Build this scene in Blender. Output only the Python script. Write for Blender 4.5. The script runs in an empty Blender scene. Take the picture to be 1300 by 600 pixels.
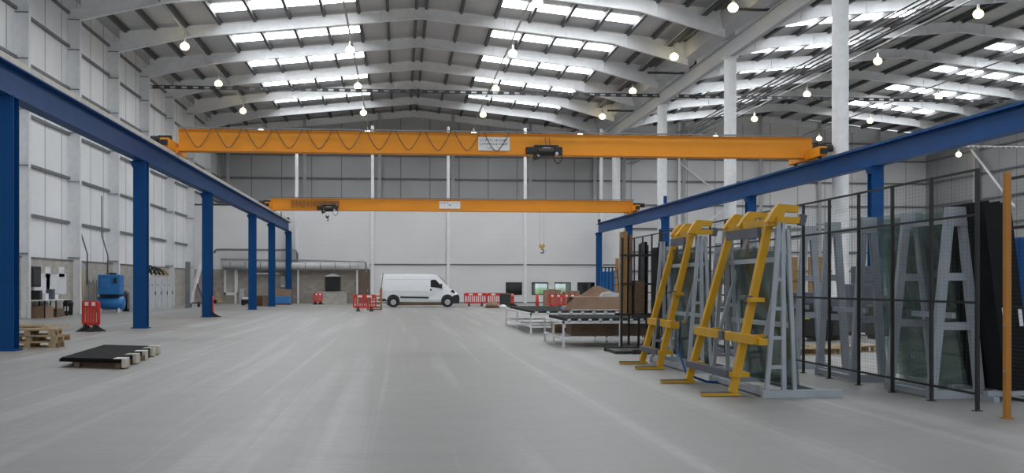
import bpy, bmesh, math, random
from mathutils import Vector, Matrix
random.seed(7)
C = bpy.context.scene.collection
# ------------------------------------------------------------------ camera model
F, HZ, CX, CAMZ = 1400.0, 361.5, 650.0, 1.6
TH = math.atan(142.0 / F)
ST, CT = math.sin(TH), math.cos(TH)
def D_of(X, Y): return Y * CT + X * ST
def fl(px, py, z=0.0):
    """floor (or height z) point seen at a pixel"""
    D = F * (CAMZ - z) / (py - HZ); L = (px - CX) * D / F
    return Vector((D * ST + L * CT, D * CT - L * ST, z))
def at_y(px, py, Y):
    t = (px - CX) / F; D = Y / (CT - t * ST)
    return Vector((D * (ST + t * CT), Y, CAMZ + (HZ - py) * D / F))
def at_x(px, X):
    t = (px - CX) / F; D = X / (ST + t * CT)
    return D * (CT - t * ST)
def zat(py, X, Y): return CAMZ + (HZ - py) * D_of(X, Y) / F

cam = bpy.data.cameras.new('camera'); co = bpy.data.objects.new('camera', cam); C.objects.link(co)
cam.sensor_width = 36.0; cam.lens = F / 1300.0 * 36.0
cam.shift_y = (HZ - 300.0) / 1300.0
cam.clip_start = 0.1; cam.clip_end = 500
co.location = (0, 0, CAMZ); co.rotation_euler = (math.pi / 2, 0, -TH)
bpy.context.scene.camera = co

# ------------------------------------------------------------------ materials
def new_mat(name):
    m = bpy.data.materials.new(name); m.use_nodes = True
    nt = m.node_tree; b = nt.nodes['Principled BSDF']
    return m, nt, b
def coords(nt):
    return nt.nodes.new('ShaderNodeTexCoord').outputs['Object']
def noise_fac(nt, scale, vec=None, detail=4, stretch=None):
    n = nt.nodes.new('ShaderNodeTexNoise'); n.inputs['Scale'].default_value = scale; n.inputs['Detail'].default_value = detail
    v = vec if vec is not None else coords(nt)
    if stretch:
        mp = nt.nodes.new('ShaderNodeMapping'); mp.inputs['Scale'].default_value = stretch
        nt.links.new(v, mp.inputs['Vector']); v = mp.outputs['Vector']
    nt.links.new(v, n.inputs['Vector']); return n.outputs['Fac']
def ramp(nt, fac, stops):
    r = nt.nodes.new('ShaderNodeValToRGB'); e = r.color_ramp.elements
    while len(e) < len(stops): e.new(0.5)
    for k, (p, c) in enumerate(stops): e[k].position = p; e[k].color = (*c, 1)
    nt.links.new(fac, r.inputs['Fac']); return r.outputs['Color']
def math_n(nt, op, a, b=None):
    n = nt.nodes.new('ShaderNodeMath'); n.operation = op
    for k, v in enumerate((a, b)):
        if v is None: continue
        if isinstance(v, (int, float)): n.inputs[k].default_value = v
        else: nt.links.new(v, n.inputs[k])
    return n.outputs[0]
def mix(nt, fac, a, b):
    n = nt.nodes.new('ShaderNodeMix'); n.data_type = 'RGBA'
    if isinstance(fac, (int, float)): n.inputs[0].default_value = fac
    else: nt.links.new(fac, n.inputs[0])
    for k, v in ((6, a), (7, b)):
        if isinstance(v, tuple): n.inputs[k].default_value = (*v, 1)
        else: nt.links.new(v, n.inputs[k])
    return n.outputs[2]
def paint(name, col, rough=0.5, metal=0.0, var=0.12, scale=3.0):
    m, nt, b = new_mat(name)
    f = noise_fac(nt, scale)
    lo = tuple(c * (1 - var) for c in col); hi = tuple(min(1, c * (1 + var)) for c in col)
    nt.links.new(ramp(nt, f, [(0.3, lo), (0.7, hi)]), b.inputs['Base Color'])
    b.inputs['Roughness'].default_value = rough; b.inputs['Metallic'].default_value = metal
    return m
def emit(name, col, strength):
    m, nt, b = new_mat(name)
    b.inputs['Base Color'].default_value = (*col, 1)
    b.inputs['Emission Color'].default_value = (*col, 1); b.inputs['Emission Strength'].default_value = strength
    return m
def seams(name, col, seam_col, axis, spacing, width, offset=0.0, rough=0.5, axis2=None, spacing2=1.0, width2=0.02, var=0.06):
    m, nt, b = new_mat(name)
    sep = nt.nodes.new('ShaderNodeSeparateXYZ'); nt.links.new(coords(nt), sep.inputs[0])
    def line(ax, sp, w, off):
        v = math_n(nt, 'MULTIPLY', math_n(nt, 'ADD', sep.outputs[ax], off), 1.0 / sp)
        return math_n(nt, 'LESS_THAN', math_n(nt, 'FRACT', v), w / sp)
    f = line(axis, spacing, width, offset)
    if axis2 is not None: f = math_n(nt, 'MAXIMUM', f, line(axis2, spacing2, width2, 0.0))
    n = noise_fac(nt, 0.35)
    base = ramp(nt, n, [(0.3, tuple(c * (1 - var) for c in col)), (0.7, tuple(c * (1 + var) for c in col))])
    nt.links.new(mix(nt, f, base, seam_col), b.inputs['Base Color'])
    b.inputs['Roughness'].default_value = rough
    return m
def blockwork(name, col, mortar):
    m, nt, b = new_mat(name)
    g = nt.nodes.new('ShaderNodeTexBrick')
    g.inputs['Scale'].default_value = 1.0; g.inputs['Mortar Size'].default_value = 0.008
    g.inputs['Brick Width'].default_value = 0.45; g.inputs['Row Height'].default_value = 0.225
    g.inputs['Color1'].default_value = (*[c * 1.12 for c in col], 1); g.inputs['Color2'].default_value = (*[c * 0.86 for c in col], 1)
    g.inputs['Mortar'].default_value = (*mortar, 1)
    sep = nt.nodes.new('ShaderNodeSeparateXYZ'); nt.links.new(coords(nt), sep.inputs[0])
    cmb = nt.nodes.new('ShaderNodeCombineXYZ')
    nt.links.new(math_n(nt, 'ADD', sep.outputs[0], sep.outputs[1]), cmb.inputs[0]); nt.links.new(sep.outputs[2], cmb.inputs[1])
    nt.links.new(cmb.outputs[0], g.inputs['Vector'])
    nt.links.new(g.outputs['Color'], b.inputs['Base Color']); b.inputs['Roughness'].default_value = 0.9
    return m
def floor_mat():
    m, nt, b = new_mat('polished_concrete')
    o = coords(nt)
    a = noise_fac(nt, 0.22, o, 6)
    t = noise_fac(nt, 1.0, o, 4, (1.3, 0.035, 1))       # tyre and sweeping tracks running down the hall
    t2 = noise_fac(nt, 1.0, o, 3, (3.2, 0.02, 1))
    u = noise_fac(nt, 1.0, o, 6, (0.7, 1.5, 1))        # trowel marks across it
    c = ramp(nt, a, [(0.3, (0.252, 0.244, 0.230)), (0.7, (0.322, 0.314, 0.300))])
    tr = ramp(nt, t, [(0.53, (0, 0, 0)), (0.62, (1, 1, 1))])
    c = mix(nt, math_n(nt, 'MULTIPLY', tr, 0.40), c, (0.45, 0.448, 0.44))
    tr2 = ramp(nt, t2, [(0.60, (0, 0, 0)), (0.66, (1, 1, 1))])
    c = mix(nt, math_n(nt, 'MULTIPLY', tr2, 0.30), c, (0.47, 0.468, 0.46))
    dk = ramp(nt, u, [(0.45, (0, 0, 0)), (0.75, (1, 1, 1))])
    c = mix(nt, math_n(nt, 'MULTIPLY', dk, 0.24), c, (0.19, 0.178, 0.162))
    f = noise_fac(nt, 7.0, o, 4)
    c = mix(nt, math_n(nt, 'MULTIPLY', math_n(nt, 'SUBTRACT', f, 0.38), 0.7), c, (0.2, 0.195, 0.185))
    # infill patches of browner concrete around the feet of three blue columns
    sep = nt.nodes.new('ShaderNodeSeparateXYZ'); nt.links.new(o, sep.inputs[0])
    for (y0, y1, x0, x1) in ((39.5, 43.0, -12.9, -7.2), (52.5, 56.5, -12.4, -7.0), (25.2, 28.6, -12.0, -8.3), (71.0, 75.0, -12.0, -7.5)):
        k = math_n(nt, 'MULTIPLY', math_n(nt, 'GREATER_THAN', sep.outputs[1], y0), math_n(nt, 'LESS_THAN', sep.outputs[1], y1))
        k = math_n(nt, 'MULTIPLY', k, math_n(nt, 'MULTIPLY', math_n(nt, 'GREATER_THAN', sep.outputs[0], x0), math_n(nt, 'LESS_THAN', sep.outputs[0], x1)))
        c = mix(nt, math_n(nt, 'MULTIPLY', k, 0.55), c, (0.25, 0.215, 0.175))
    nt.links.new(c, b.inputs['Base Color'])
    r = ramp(nt, a, [(0.3, (0.42,) * 3), (0.7, (0.52,) * 3)])
    nt.links.new(r, b.inputs['Roughness'])
    b.inputs['Specular IOR Level'].default_value = 0.35
    return m
def wood_mat(name, col):
    m, nt, b = new_mat(name)
    f = noise_fac(nt, 4.0, None, 5, (1, 8, 8))
    nt.links.new(ramp(nt, f, [(0.3, tuple(c * 0.65 for c in col)), (0.7, tuple(c * 1.2 for c in col))]), b.inputs['Base Color'])
    b.inputs['Roughness'].default_value = 0.75
    return m
def glass_mat(name, tint, gloss=0.12):
    m, nt, b = new_mat(name)
    out = nt.nodes['Material Output']; nt.nodes.remove(b)
    tr = nt.nodes.new('ShaderNodeBsdfTransparent'); gl = nt.nodes.new('ShaderNodeBsdfGlossy'); df = nt.nodes.new('ShaderNodeBsdfDiffuse')
    f = noise_fac(nt, 0.8)
    nt.links.new(ramp(nt, f, [(0.3, tuple(c * 0.94 for c in tint)), (0.7, tint)]), tr.inputs['Color'])
    gl.inputs['Roughness'].default_value = 0.05; gl.inputs['Color'].default_value = (0.85, 0.95, 0.92, 1)
    df.inputs['Color'].default_value = (0.25, 0.285, 0.28, 1)
    s1 = nt.nodes.new('ShaderNodeMixShader'); s1.inputs[0].default_value = gloss
    nt.links.new(tr.outputs[0], s1.inputs[1]); nt.links.new(gl.outputs[0], s1.inputs[2])
    s2 = nt.nodes.new('ShaderNodeMixShader'); s2.inputs[0].default_value = 0.07
    nt.links.new(s1.outputs[0], s2.inputs[1]); nt.links.new(df.outputs[0], s2.inputs[2])
    nt.links.new(s2.outputs[0], out.inputs['Surface'])
    return m
def view_mat():
    m, nt, b = new_mat('daylight_view')
    sep = nt.nodes.new('ShaderNodeSeparateXYZ'); nt.links.new(coords(nt), sep.inputs[0])
    z = math_n(nt, 'ADD', sep.outputs[2], math_n(nt, 'MULTIPLY', noise_fac(nt, 2.5), 0.12))
    c = ramp(nt, z, [(0.0, (0.25, 0.42, 0.14)), (0.42, (0.36, 0.52, 0.22)), (0.62, (0.55, 0.66, 0.55)), (0.75, (0.85, 0.92, 0.95))])
    nt.links.new(c, b.inputs['Emission Color']); b.inputs['Emission Strength'].default_value = 1.0
    b.inputs['Base Color'].default_value = (0, 0, 0, 1)
    return m

M = {}
M['floor'] = floor_mat()
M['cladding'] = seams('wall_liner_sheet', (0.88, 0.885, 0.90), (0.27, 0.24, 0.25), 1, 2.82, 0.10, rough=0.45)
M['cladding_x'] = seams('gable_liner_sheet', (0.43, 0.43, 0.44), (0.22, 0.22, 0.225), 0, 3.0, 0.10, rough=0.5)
M['cladding_w'] = seams('lightened_gable_sheet', (0.72, 0.72, 0.73), (0.40, 0.40, 0.41), 0, 3.0, 0.10, rough=0.5)  # right gable: sheet colour lightened to stand in for brighter light there
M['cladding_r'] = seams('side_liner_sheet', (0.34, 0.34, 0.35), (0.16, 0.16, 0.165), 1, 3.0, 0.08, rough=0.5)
M['panel'] = seams('white_composite_panel', (0.74, 0.74, 0.745), (0.62, 0.62, 0.63), 2, 1.0, 0.012, rough=0.5, var=0.03)
M['roof'] = seams('roof_liner_sheet', (0.56, 0.56, 0.57), (0.44, 0.44, 0.45), 1, 1.0, 0.03, rough=0.5)
M['white_steel'] = paint('white_painted_steel', (0.83, 0.835, 0.845), 0.45, var=0.05)
M['grey_steel_col'] = paint('grey_white_steel', (0.46, 0.465, 0.475), 0.5, var=0.05)
M['galv'] = paint('galvanised_steel', (0.20, 0.205, 0.215), 0.5, 0.3, var=0.18, scale=1.5)
M['purlin'] = paint('dark_galvanised_purlin', (0.075, 0.077, 0.082), 0.6, 0.0, var=0.2, scale=1.5)
M['rail_grey'] = paint('grey_sheeting_rail', (0.17, 0.175, 0.185), 0.55, 0.1, var=0.12, scale=1.5)
M['conduit'] = paint('galvanised_conduit', (0.42, 0.43, 0.44), 0.45, 0.4)
M['dark_conduit'] = paint('dark_trunking', (0.05, 0.052, 0.056), 0.6)
M['blue'] = paint('blue_crane_paint', (0.002, 0.060, 0.205), 0.5, var=0.08, scale=0.8)
M['blue'].node_tree.nodes['Principled BSDF'].inputs['Specular IOR Level'].default_value = 0.2
M['rusty_rail'] = paint('worn_rail_steel', (0.56, 0.53, 0.48), 0.6, 0.0)
M['orange'] = paint('amber_crane_paint', (0.76, 0.275, 0.004), 0.55, var=0.05, scale=0.5)
M['black'] = paint('black_plastic', (0.012, 0.012, 0.013), 0.6)
M['black_sheet'] = paint('matt_black_sheet', (0.010, 0.009, 0.009), 0.85)
M['black_sheet'].node_tree.nodes['Principled BSDF'].inputs['Specular IOR Level'].default_value = 0.15
M['dark_steel'] = paint('dark_mill_steel', (0.035, 0.033, 0.032), 0.5, 0.5)
M['sign_white'] = paint('white_sign_board', (0.75, 0.75, 0.76), 0.5, var=0.04)
M['ink'] = paint('dark_sign_ink', (0.12, 0.13, 0.16), 0.6)
M['red_ink'] = paint('red_sign_ink', (0.40, 0.02, 0.04), 0.6)
M['yellow'] = paint('yellow_rack_paint', (0.62, 0.33, 0.004), 0.55, var=0.1)
M['slate'] = paint('slate_grey_rubber', (0.095, 0.10, 0.125), 0.6)
M['rack_grey'] = paint('grey_rack_paint', (0.36, 0.39, 0.43), 0.5, var=0.1)
M['fence'] = paint('black_fence_frame', (0.010, 0.010, 0.011), 0.5)
M['wire'] = paint('dark_fence_wire', (0.06, 0.06, 0.062), 0.5)
M['post_orange'] = paint('orange_brown_post', (0.42, 0.17, 0.02), 0.5)
M['glass'] = glass_mat('clear_float_glass', (0.86, 0.91, 0.89), 0.10)
M['glass_dark'] = paint('dark_tinted_glass', (0.006, 0.007, 0.007), 0.35, var=0.3)
M['glass_dark'].node_tree.nodes['Principled BSDF'].inputs['Specular IOR Level'].default_value = 0.12
M['glass_green'] = glass_mat('green_stacked_glass', (0.71, 0.755, 0.74), 0.09)
M['wood'] = wood_mat('pallet_pine', (0.46, 0.33, 0.19))
M['wood_dark'] = wood_mat('weathered_timber', (0.16, 0.10, 0.06))
M['wood_tan'] = wood_mat('tan_timber', (0.34, 0.20, 0.07))
M['ply'] = wood_mat('pale_plywood', (0.55, 0.42, 0.26))
M['foam'] = paint('pale_foam', (0.50, 0.46, 0.38), 0.8)
M['card'] = paint('brown_cardboard', (0.285, 0.185, 0.125), 0.85, var=0.1)
M['card_dark'] = paint('dark_brown_cardboard', (0.13, 0.075, 0.045), 0.85)
M['red'] = paint('red_barrier_plastic', (0.62, 0.035, 0.022), 0.45, var=0.08)
M['reflect'] = paint('white_reflective_tape', (0.82, 0.80, 0.78), 0.4)
M['white_plastic'] = paint('white_table_paint', (0.78, 0.78, 0.79), 0.45)
M['roller'] = paint('dark_roller_rubber', (0.045, 0.05, 0.05), 0.9)
M['roller'].node_tree.nodes['Principled BSDF'].inputs['Specular IOR Level'].default_value = 0.1
M['block'] = blockwork('fair_face_blockwork', (0.46, 0.43, 0.39), (0.40, 0.38, 0.35))
M['block_dark'] = blockwork('brown_blockwork', (0.36, 0.325, 0.29), (0.31, 0.285, 0.26))
M['machine_blue'] = paint('bright_blue_machine_paint', (0.018, 0.17, 0.46), 0.4)
M['tarp_blue'] = paint('blue_plastic_sheet', (0.04, 0.20, 0.52), 0.4)
M['cabinet'] = paint('pale_grey_cabinet', (0.48, 0.50, 0.52), 0.45)
M['paper'] = paint('white_paper', (0.78, 0.79, 0.82), 0.7, var=0.03)
M['screen'] = paint('dark_screen', (0.02, 0.022, 0.025), 0.2)
M['van'] = paint('white_van_paint', (0.80, 0.81, 0.83), 0.25, var=0.02)
M['van_trim'] = paint('dark_grey_van_trim', (0.018, 0.018, 0.020), 0.55)
M['tyre'] = paint('black_tyre', (0.012, 0.012, 0.012), 0.75)
M['rim'] = paint('silver_wheel', (0.45, 0.46, 0.47), 0.35, 0.6)
M['window_glass'] = paint('dark_window_glass', (0.010, 0.013, 0.014), 0.08)
M['van_glass'] = paint('van_side_glass', (0.012, 0.020, 0.018), 0.06)
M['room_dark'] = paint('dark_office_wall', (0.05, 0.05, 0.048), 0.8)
M['door_brown'] = paint('brown_door', (0.16, 0.11, 0.085), 0.6)
M['skylight'] = emit('translucent_rooflight', (0.93, 0.97, 1.0), 12.0)
M['lamp'] = emit('lit_lamp_lens', (1.0, 0.84, 0.45), 5.0)
M['view'] = view_mat()
M['duct'] = paint('lagged_duct_foil', (0.56, 0.56, 0.555), 0.6, 0.0, var=0.12)
M['pipe'] = paint('grey_pipe', (0.22, 0.22, 0.22), 0.45, 0.3)
M['green_bin'] = paint('dark_green_plastic', (0.02, 0.035, 0.025), 0.5)
M['yellow_sign'] = paint('yellow_sticker', (0.7, 0.5, 0.03), 0.5)
M['hook'] = paint('yellow_hook_paint', (0.5, 0.36, 0.05), 0.45)

# ------------------------------------------------------------------ mesh helpers
class MB:
    def __init__(s): s.bm = bmesh.new()
    def box(s, c, d, rot=None, taper=None):
        hx, hy, hz = d[0] / 2, d[1] / 2, d[2] / 2
        R = rot.to_matrix() if hasattr(rot, 'to_matrix') else (rot if rot is not None else Matrix.Identity(3))
        vs = []
        for z in (-1, 1):
            for (x, y) in ((-1, -1), (1, -1), (1, 1), (-1, 1)):
                k = taper if (taper and z > 0) else 1.0
                vs.append(s.bm.verts.new(Vector(c) + R @ Vector((x * hx * k, y * hy * k, z * hz))))
        f = s.bm.faces.new
        f((vs[3], vs[2], vs[1], vs[0])); f((vs[4], vs[5], vs[6], vs[7]))
        for k in range(4): f((vs[k], vs[(k + 1) % 4], vs[4 + (k + 1) % 4], vs[4 + k]))
        return s
    def bx(s, x0, x1, y0, y1, z0, z1):
        return s.box(((x0 + x1) / 2, (y0 + y1) / 2, (z0 + z1) / 2), (x1 - x0, y1 - y0, z1 - z0))
    def bar(s, p, q, w, h, up=(0, 0, 1)):
        p, q = Vector(p), Vector(q); d = q - p; L = d.length
        if L < 1e-6: return s
        z = d.normalized(); u = Vector(up)
        if abs(z.dot(u)) > 0.98: u = Vector((0, 1, 0))
        x = u.cross(z).normalized(); y = z.cross(x)
        R = Matrix((x, y, z)).transposed()
        return s.box((p + q) / 2, (w, h, L), R)
    def tube(s, pts, r, n=8, cap=True):
        pts = [Vector(p) for p in pts]; rings = []
        for i, p in enumerate(pts):
            a = pts[max(i - 1, 0)]; b = pts[min(i + 1, len(pts) - 1)]
            z = (b - a).normalized(); u = Vector((0, 0, 1)) if abs(z.z) < 0.95 else Vector((0, 1, 0))
            x = u.cross(z).normalized(); y = z.cross(x)
            rr = r[i] if isinstance(r, (list, tuple)) else r
            rings.append([s.bm.verts.new(p + (x * math.cos(2 * math.pi * k / n) + y * math.sin(2 * math.pi * k / n)) * rr) for k in range(n)])
        for a, b in zip(rings, rings[1:]):
            for k in range(n): s.bm.faces.new((a[k], a[(k + 1) % n], b[(k + 1) % n], b[k]))
        if cap:
            s.bm.faces.new(list(reversed(rings[0]))); s.bm.faces.new(rings[-1])
        return s
    def cyl(s, c, r, h, axis='z', n=20, r2=None):
        v = {'x': Vector((1, 0, 0)), 'y': Vector((0, 1, 0)), 'z': Vector((0, 0, 1))}[axis]
        c = Vector(c)
        return s.tube([c - v * h / 2, c + v * h / 2], [r, r if r2 is None else r2], n)
    def lathe(s, c, prof, n=20):
        rings = []
        for r, z in prof:
            rings.append([s.bm.verts.new(Vector(c) + Vector((max(r, 1e-4) * math.cos(2 * math.pi * k / n), max(r, 1e-4) * math.sin(2 * math.pi * k / n), z))) for k in range(n)])
        for a, b in zip(rings, rings[1:]):
            for k in range(n): s.bm.faces.new((a[k], a[(k + 1) % n], b[(k + 1) % n], b[k]))
        s.bm.faces.new(list(reversed(rings[0]))); s.bm.faces.new(rings[-1])
        return s
    def prism(s, poly, ext):
        """poly: 3-D points of one face, ext: extrusion vector"""
        e = Vector(ext); a = [s.bm.verts.new(Vector(p)) for p in poly]; b = [s.bm.verts.new(Vector(p) + e) for p in poly]
        n = len(poly)
        s.bm.faces.new(list(reversed(a))); s.bm.faces.new(b)
        for k in range(n): s.bm.faces.new((a[k], a[(k + 1) % n], b[(k + 1) % n], b[k]))
        return s
    def loft(s, rings, cap=True):
        rr = [[s.bm.verts.new(Vector(p)) for p in r] for r in rings]; n = len(rr[0])
        for a, b in zip(rr, rr[1:]):
            for k in range(n): s.bm.faces.new((a[k], a[(k + 1) % n], b[(k + 1) % n], b[k]))
        if cap: s.bm.faces.new(list(reversed(rr[0]))); s.bm.faces.new(rr[-1])
        return s
    def build(s, name, m, parent=None, loc=None, bevel=0.0, smooth=False, rotz=0.0):
        bmesh.ops.recalc_face_normals(s.bm, faces=s.bm.faces)
        if bevel > 0:
            bmesh.ops.bevel(s.bm, geom=[e for e in s.bm.edges if e.calc_face_angle(0) > 0.6], offset=bevel, segments=2, affect='EDGES', profile=0.5)
        me = bpy.data.meshes.new(name)
        if loc is not None:
            for v in s.bm.verts: v.co -= Vector(loc)
        s.bm.to_mesh(me); s.bm.free()
        me.materials.append(m)
        if smooth:
            for p in me.polygons: p.use_smooth = True
        o = bpy.data.objects.new(name, me); C.objects.link(o)
        if loc is not None: o.location = loc
        if rotz: o.rotation_euler = (0, 0, rotz)
        if parent is not None: o.parent = parent
        return o
def tag(o, label, cat, group=None):
    o['label'] = label; o['category'] = cat
    if group: o['group'] = group
    return o
def thing(name, label, cat, loc=(0, 0, 0), rotz=0.0, group=None):
    o = bpy.data.objects.new(name, None); C.objects.link(o); o.location = loc; o.rotation_euler = (0, 0, rotz)
    o.empty_display_size = 0.2
    return tag(o, label, cat, group)
def struct(o): o['kind'] = 'structure'; return o
def dup(src, loc, rotz=None, label=None, kids=None):
    r = src.copy(); C.objects.link(r); r.location = loc
    if rotz is not None: r.rotation_euler = (0, 0, rotz)
    if label: r['label'] = label
    for ch in list(src.children):
        c = ch.copy(); C.objects.link(c); c.parent = r
        for g in list(ch.children):
            d = g.copy(); C.objects.link(d); d.parent = c
    return r
ORD = ['nearest', 'second', 'third', 'fourth', 'fifth', 'sixth', 'seventh', 'eighth', 'ninth', 'tenth', 'eleventh', 'twelfth',
       'thirteenth', 'fourteenth', 'fifteenth', 'sixteenth', 'seventeenth', 'eighteenth', 'nineteenth', 'twentieth']

# ------------------------------------------------------------------ building dimensions
XL, XV, XR = -18.3, 19.3, 56.3          # left wall face, valley line, right wall face
RIDGE1, RIDGE2 = 1.37, 37.8
YB, YP, Y0 = 113.6, 97.2, -6.0          # gable, partition, open near end
SL = 0.105
ZR = 19.78                              # underside of roof sheet at the ridge
FR = [46.3 + 8.45 * k for k in range(0, 8)]   # portal frames
def zroof(X):
    return ZR - SL * abs(X - (RIDGE1 if X < XV else RIDGE2))

# ------------------------------------------------------------------ floor, walls, roof
struct(MB().bx(XL - 0.3, XR + 0.3, Y0, YB + 0.3, -0.2, 0).build('floor', M['floor']))
def roof_poly(y):
    return [(XL - 0.3, y, zroof(XL)), (RIDGE1, y, zroof(RIDGE1)), (XV, y, zroof(XV - .01)), (RIDGE2, y, zroof(RIDGE2)), (XR + 0.3, y, zroof(XR))]
a = roof_poly(Y0)
struct(MB().prism(a + [(x, y, z + 0.15) for x, y, z in reversed(a)], (0, YB + 0.3 - Y0, 0)).build('ceiling', M['roof']))
zl = zroof(XL) - 0.02
struct(MB().bx(XL - 0.3, XL, Y0, YB, 0, zl).build('wall_left', M['cladding']))
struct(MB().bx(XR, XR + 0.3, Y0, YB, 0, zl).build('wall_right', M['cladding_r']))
g = [(XL, YB, 0), (XL, YB, zl)] + [(x, YB, z - 0.02) for x, y, z in roof_poly(0)[1:4]] + [(XR, YB, zl), (XR, YB, 0)]
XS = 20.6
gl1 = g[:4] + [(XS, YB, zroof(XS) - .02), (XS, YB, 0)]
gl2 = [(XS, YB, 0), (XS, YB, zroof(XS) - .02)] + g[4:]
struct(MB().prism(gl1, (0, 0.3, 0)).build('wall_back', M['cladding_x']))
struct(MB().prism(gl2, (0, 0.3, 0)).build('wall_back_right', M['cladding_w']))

# sheeting rails on the walls, one continuous member each
trim_n = [0]
def trim(mb, m):
    trim_n[0] += 1
    return struct(mb.build('trim_%d' % trim_n[0], m))
RAILZ = [5.0, 7.45, 9.9, 12.4, 14.75, 16.6]
for z in RAILZ:
    trim(MB().bx(XL, XL + 0.13, Y0, YB, z - 0.02, z + 0.13), M['rail_grey'])
    trim(MB().bx(XR - 0.2, XR, Y0, YB, z - 0.02, z + 0.12), M['rail_grey'])
for z in RAILZ + [3.0]:
    trim(MB().bx(XL + 0.2, XR - 0.2, YB - 0.2, YB, z - 0.02, z + 0.13), M['rail_grey'])
trim(MB().bx(XL, XL + 0.32, Y0, YP, 2.9, 2.98), M['rail_grey'])
# blockwork plinth with an opening for the side door
yd0, yd1 = at_x(97, XL + .3), at_x(104, XL + .3)
struct(MB().bx(XL, XL + 0.28, Y0, yd0, 0, 2.9).bx(XL, XL + 0.28, yd1, YP, 0, 2.9).bx(XL, XL + 0.28, yd0, yd1, 2.35, 2.9).build('wall_left_plinth', M['block']))
dd = struct(MB().bx(XL + 0.02, XL + 0.08, yd0, yd1, 0, 2.35).build('door_1', M['door_brown']))
MB().bx(XL + 0.02, XL + 0.33, yd1 - 0.12, yd1 + 0.02, 0, 2.37).build('door_frame', M['yellow'], dd)

# purlins under the roof sheet: each one runs the whole length
for X in [1.05, -.8, -2.65, -4.85, -7.0, -9.2, -11.4, -13.5, -15.4, -17.2] + [1.7, 3.95, 6.2, 8.4, 10.6, 12.75, 14.95, 16.7, 18.4] \
        + [RIDGE2 + s * o for s in (-1, 1) for o in (.33, 2.5, 4.75, 6.95, 9.15, 11.3, 13.5, 15.4, 17.2)]:
    z = zroof(X)
    trim(MB().bx(X - 0.09, X + 0.09, 20.0, YB, z - 0.33, z - 0.01), M['purlin'])

# rooflights: one translucent panel between each pair of purlins
wn = [10]
SKYX = [(-11.3, -9.3), (-9.1, -7.1), (-6.9, -4.95), (-4.75, -2.75), (6.3, 8.3), (8.5, 10.5), (10.7, 12.65), (12.85, 14.85)]
SKYX += [(RIDGE2 + s * a_, RIDGE2 + s * b_) for s in (-1, 1) for a_, b_ in ((4.85, 6.85), (7.05, 9.05), (9.25, 11.2), (11.4, 13.4))]
bays = [(46.3 + 8.45 * k) for k in range(-4, 7)]
sky_cache = {}
for X0, X1 in SKYX:
    X0, X1 = min(X0, X1), max(X0, X1)
    for yb in bays:
        wn[0] += 1
        key = (X0, X1)
        if key not in sky_cache:
            xm = (X0 + X1) / 2
            p = [(X0 - xm, -.82, zroof(X0) - zroof(xm)), (X1 - xm, -.82, zroof(X1) - zroof(xm)), (X1 - xm, .82, zroof(X1) - zroof(xm)), (X0 - xm, .82, zroof(X0) - zroof(xm))]
            me = MB().prism(p, (0, 0, -0.03)).build('window_%d' % wn[0], M['skylight'])
            sky_cache[key] = me.data; o = me
        else:
            o = bpy.data.objects.new('window_%d' % wn[0], sky_cache[key]); C.objects.link(o)
        o.location = ((X0 + X1) / 2, yb + 5.5, zroof((X0 + X1) / 2) - 0.012); struct(o)

# ------------------------------------------------------------------ portal frame steelwork
def rafter(x0, xr, x1, y, hl, hr, zl_, zr_):
    """haunched I-section rafter from x0 over the ridge xr to x1"""
    top = lambda x: zroof(x if x < XV or x0 > XV - 1 else XV - .01) - 0.25
    if x0 >= XV - 1: top = lambda x: ZR - SL * abs(x - RIDGE2) - 0.25
    dp = 0.68
    pts = [(x0, zl_), (x0 + hl, top(x0 + hl) - dp), (xr, top(xr) - dp), (x1 - hr, top(x1 - hr) - dp), (x1, zr_)]
    mb = MB()
    up = [(x0, top(x0)), (xr, top(xr)), (x1, top(x1))]
    poly = [(x, y - 0.012, z) for x, z in pts] + [(x, y - 0.012, z) for x, z in reversed(up)]
    mb.prism(poly, (0, 0.024, 0))
    for p, q in zip(pts, pts[1:]): mb.bar((p[0], y, p[1]), (q[0], y, q[1]), 0.26, 0.03, (0, 0, 1)) if False else mb.prism([(p[0], y - .13, p[1]), (q[0], y - .13, q[1]), (q[0], y - .13, q[1] - .03), (p[0], y - .13, p[1] - .03)], (0, .26, 0))
    for p, q in zip(up, up[1:]): mb.prism([(p[0], y - .13, p[1]), (q[0], y - .13, q[1]), (q[0], y - .13, q[1] - .03), (p[0], y - .13, p[1] - .03)], (0, .26, 0))
    for k in range(1, 9):
        x = x0 + (x1 - x0) * k / 9.0
        mb.box((x, y, top(x) - 0.36), (0.02, 0.2, 0.66))
    return mb
zk = 16.28
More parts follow.
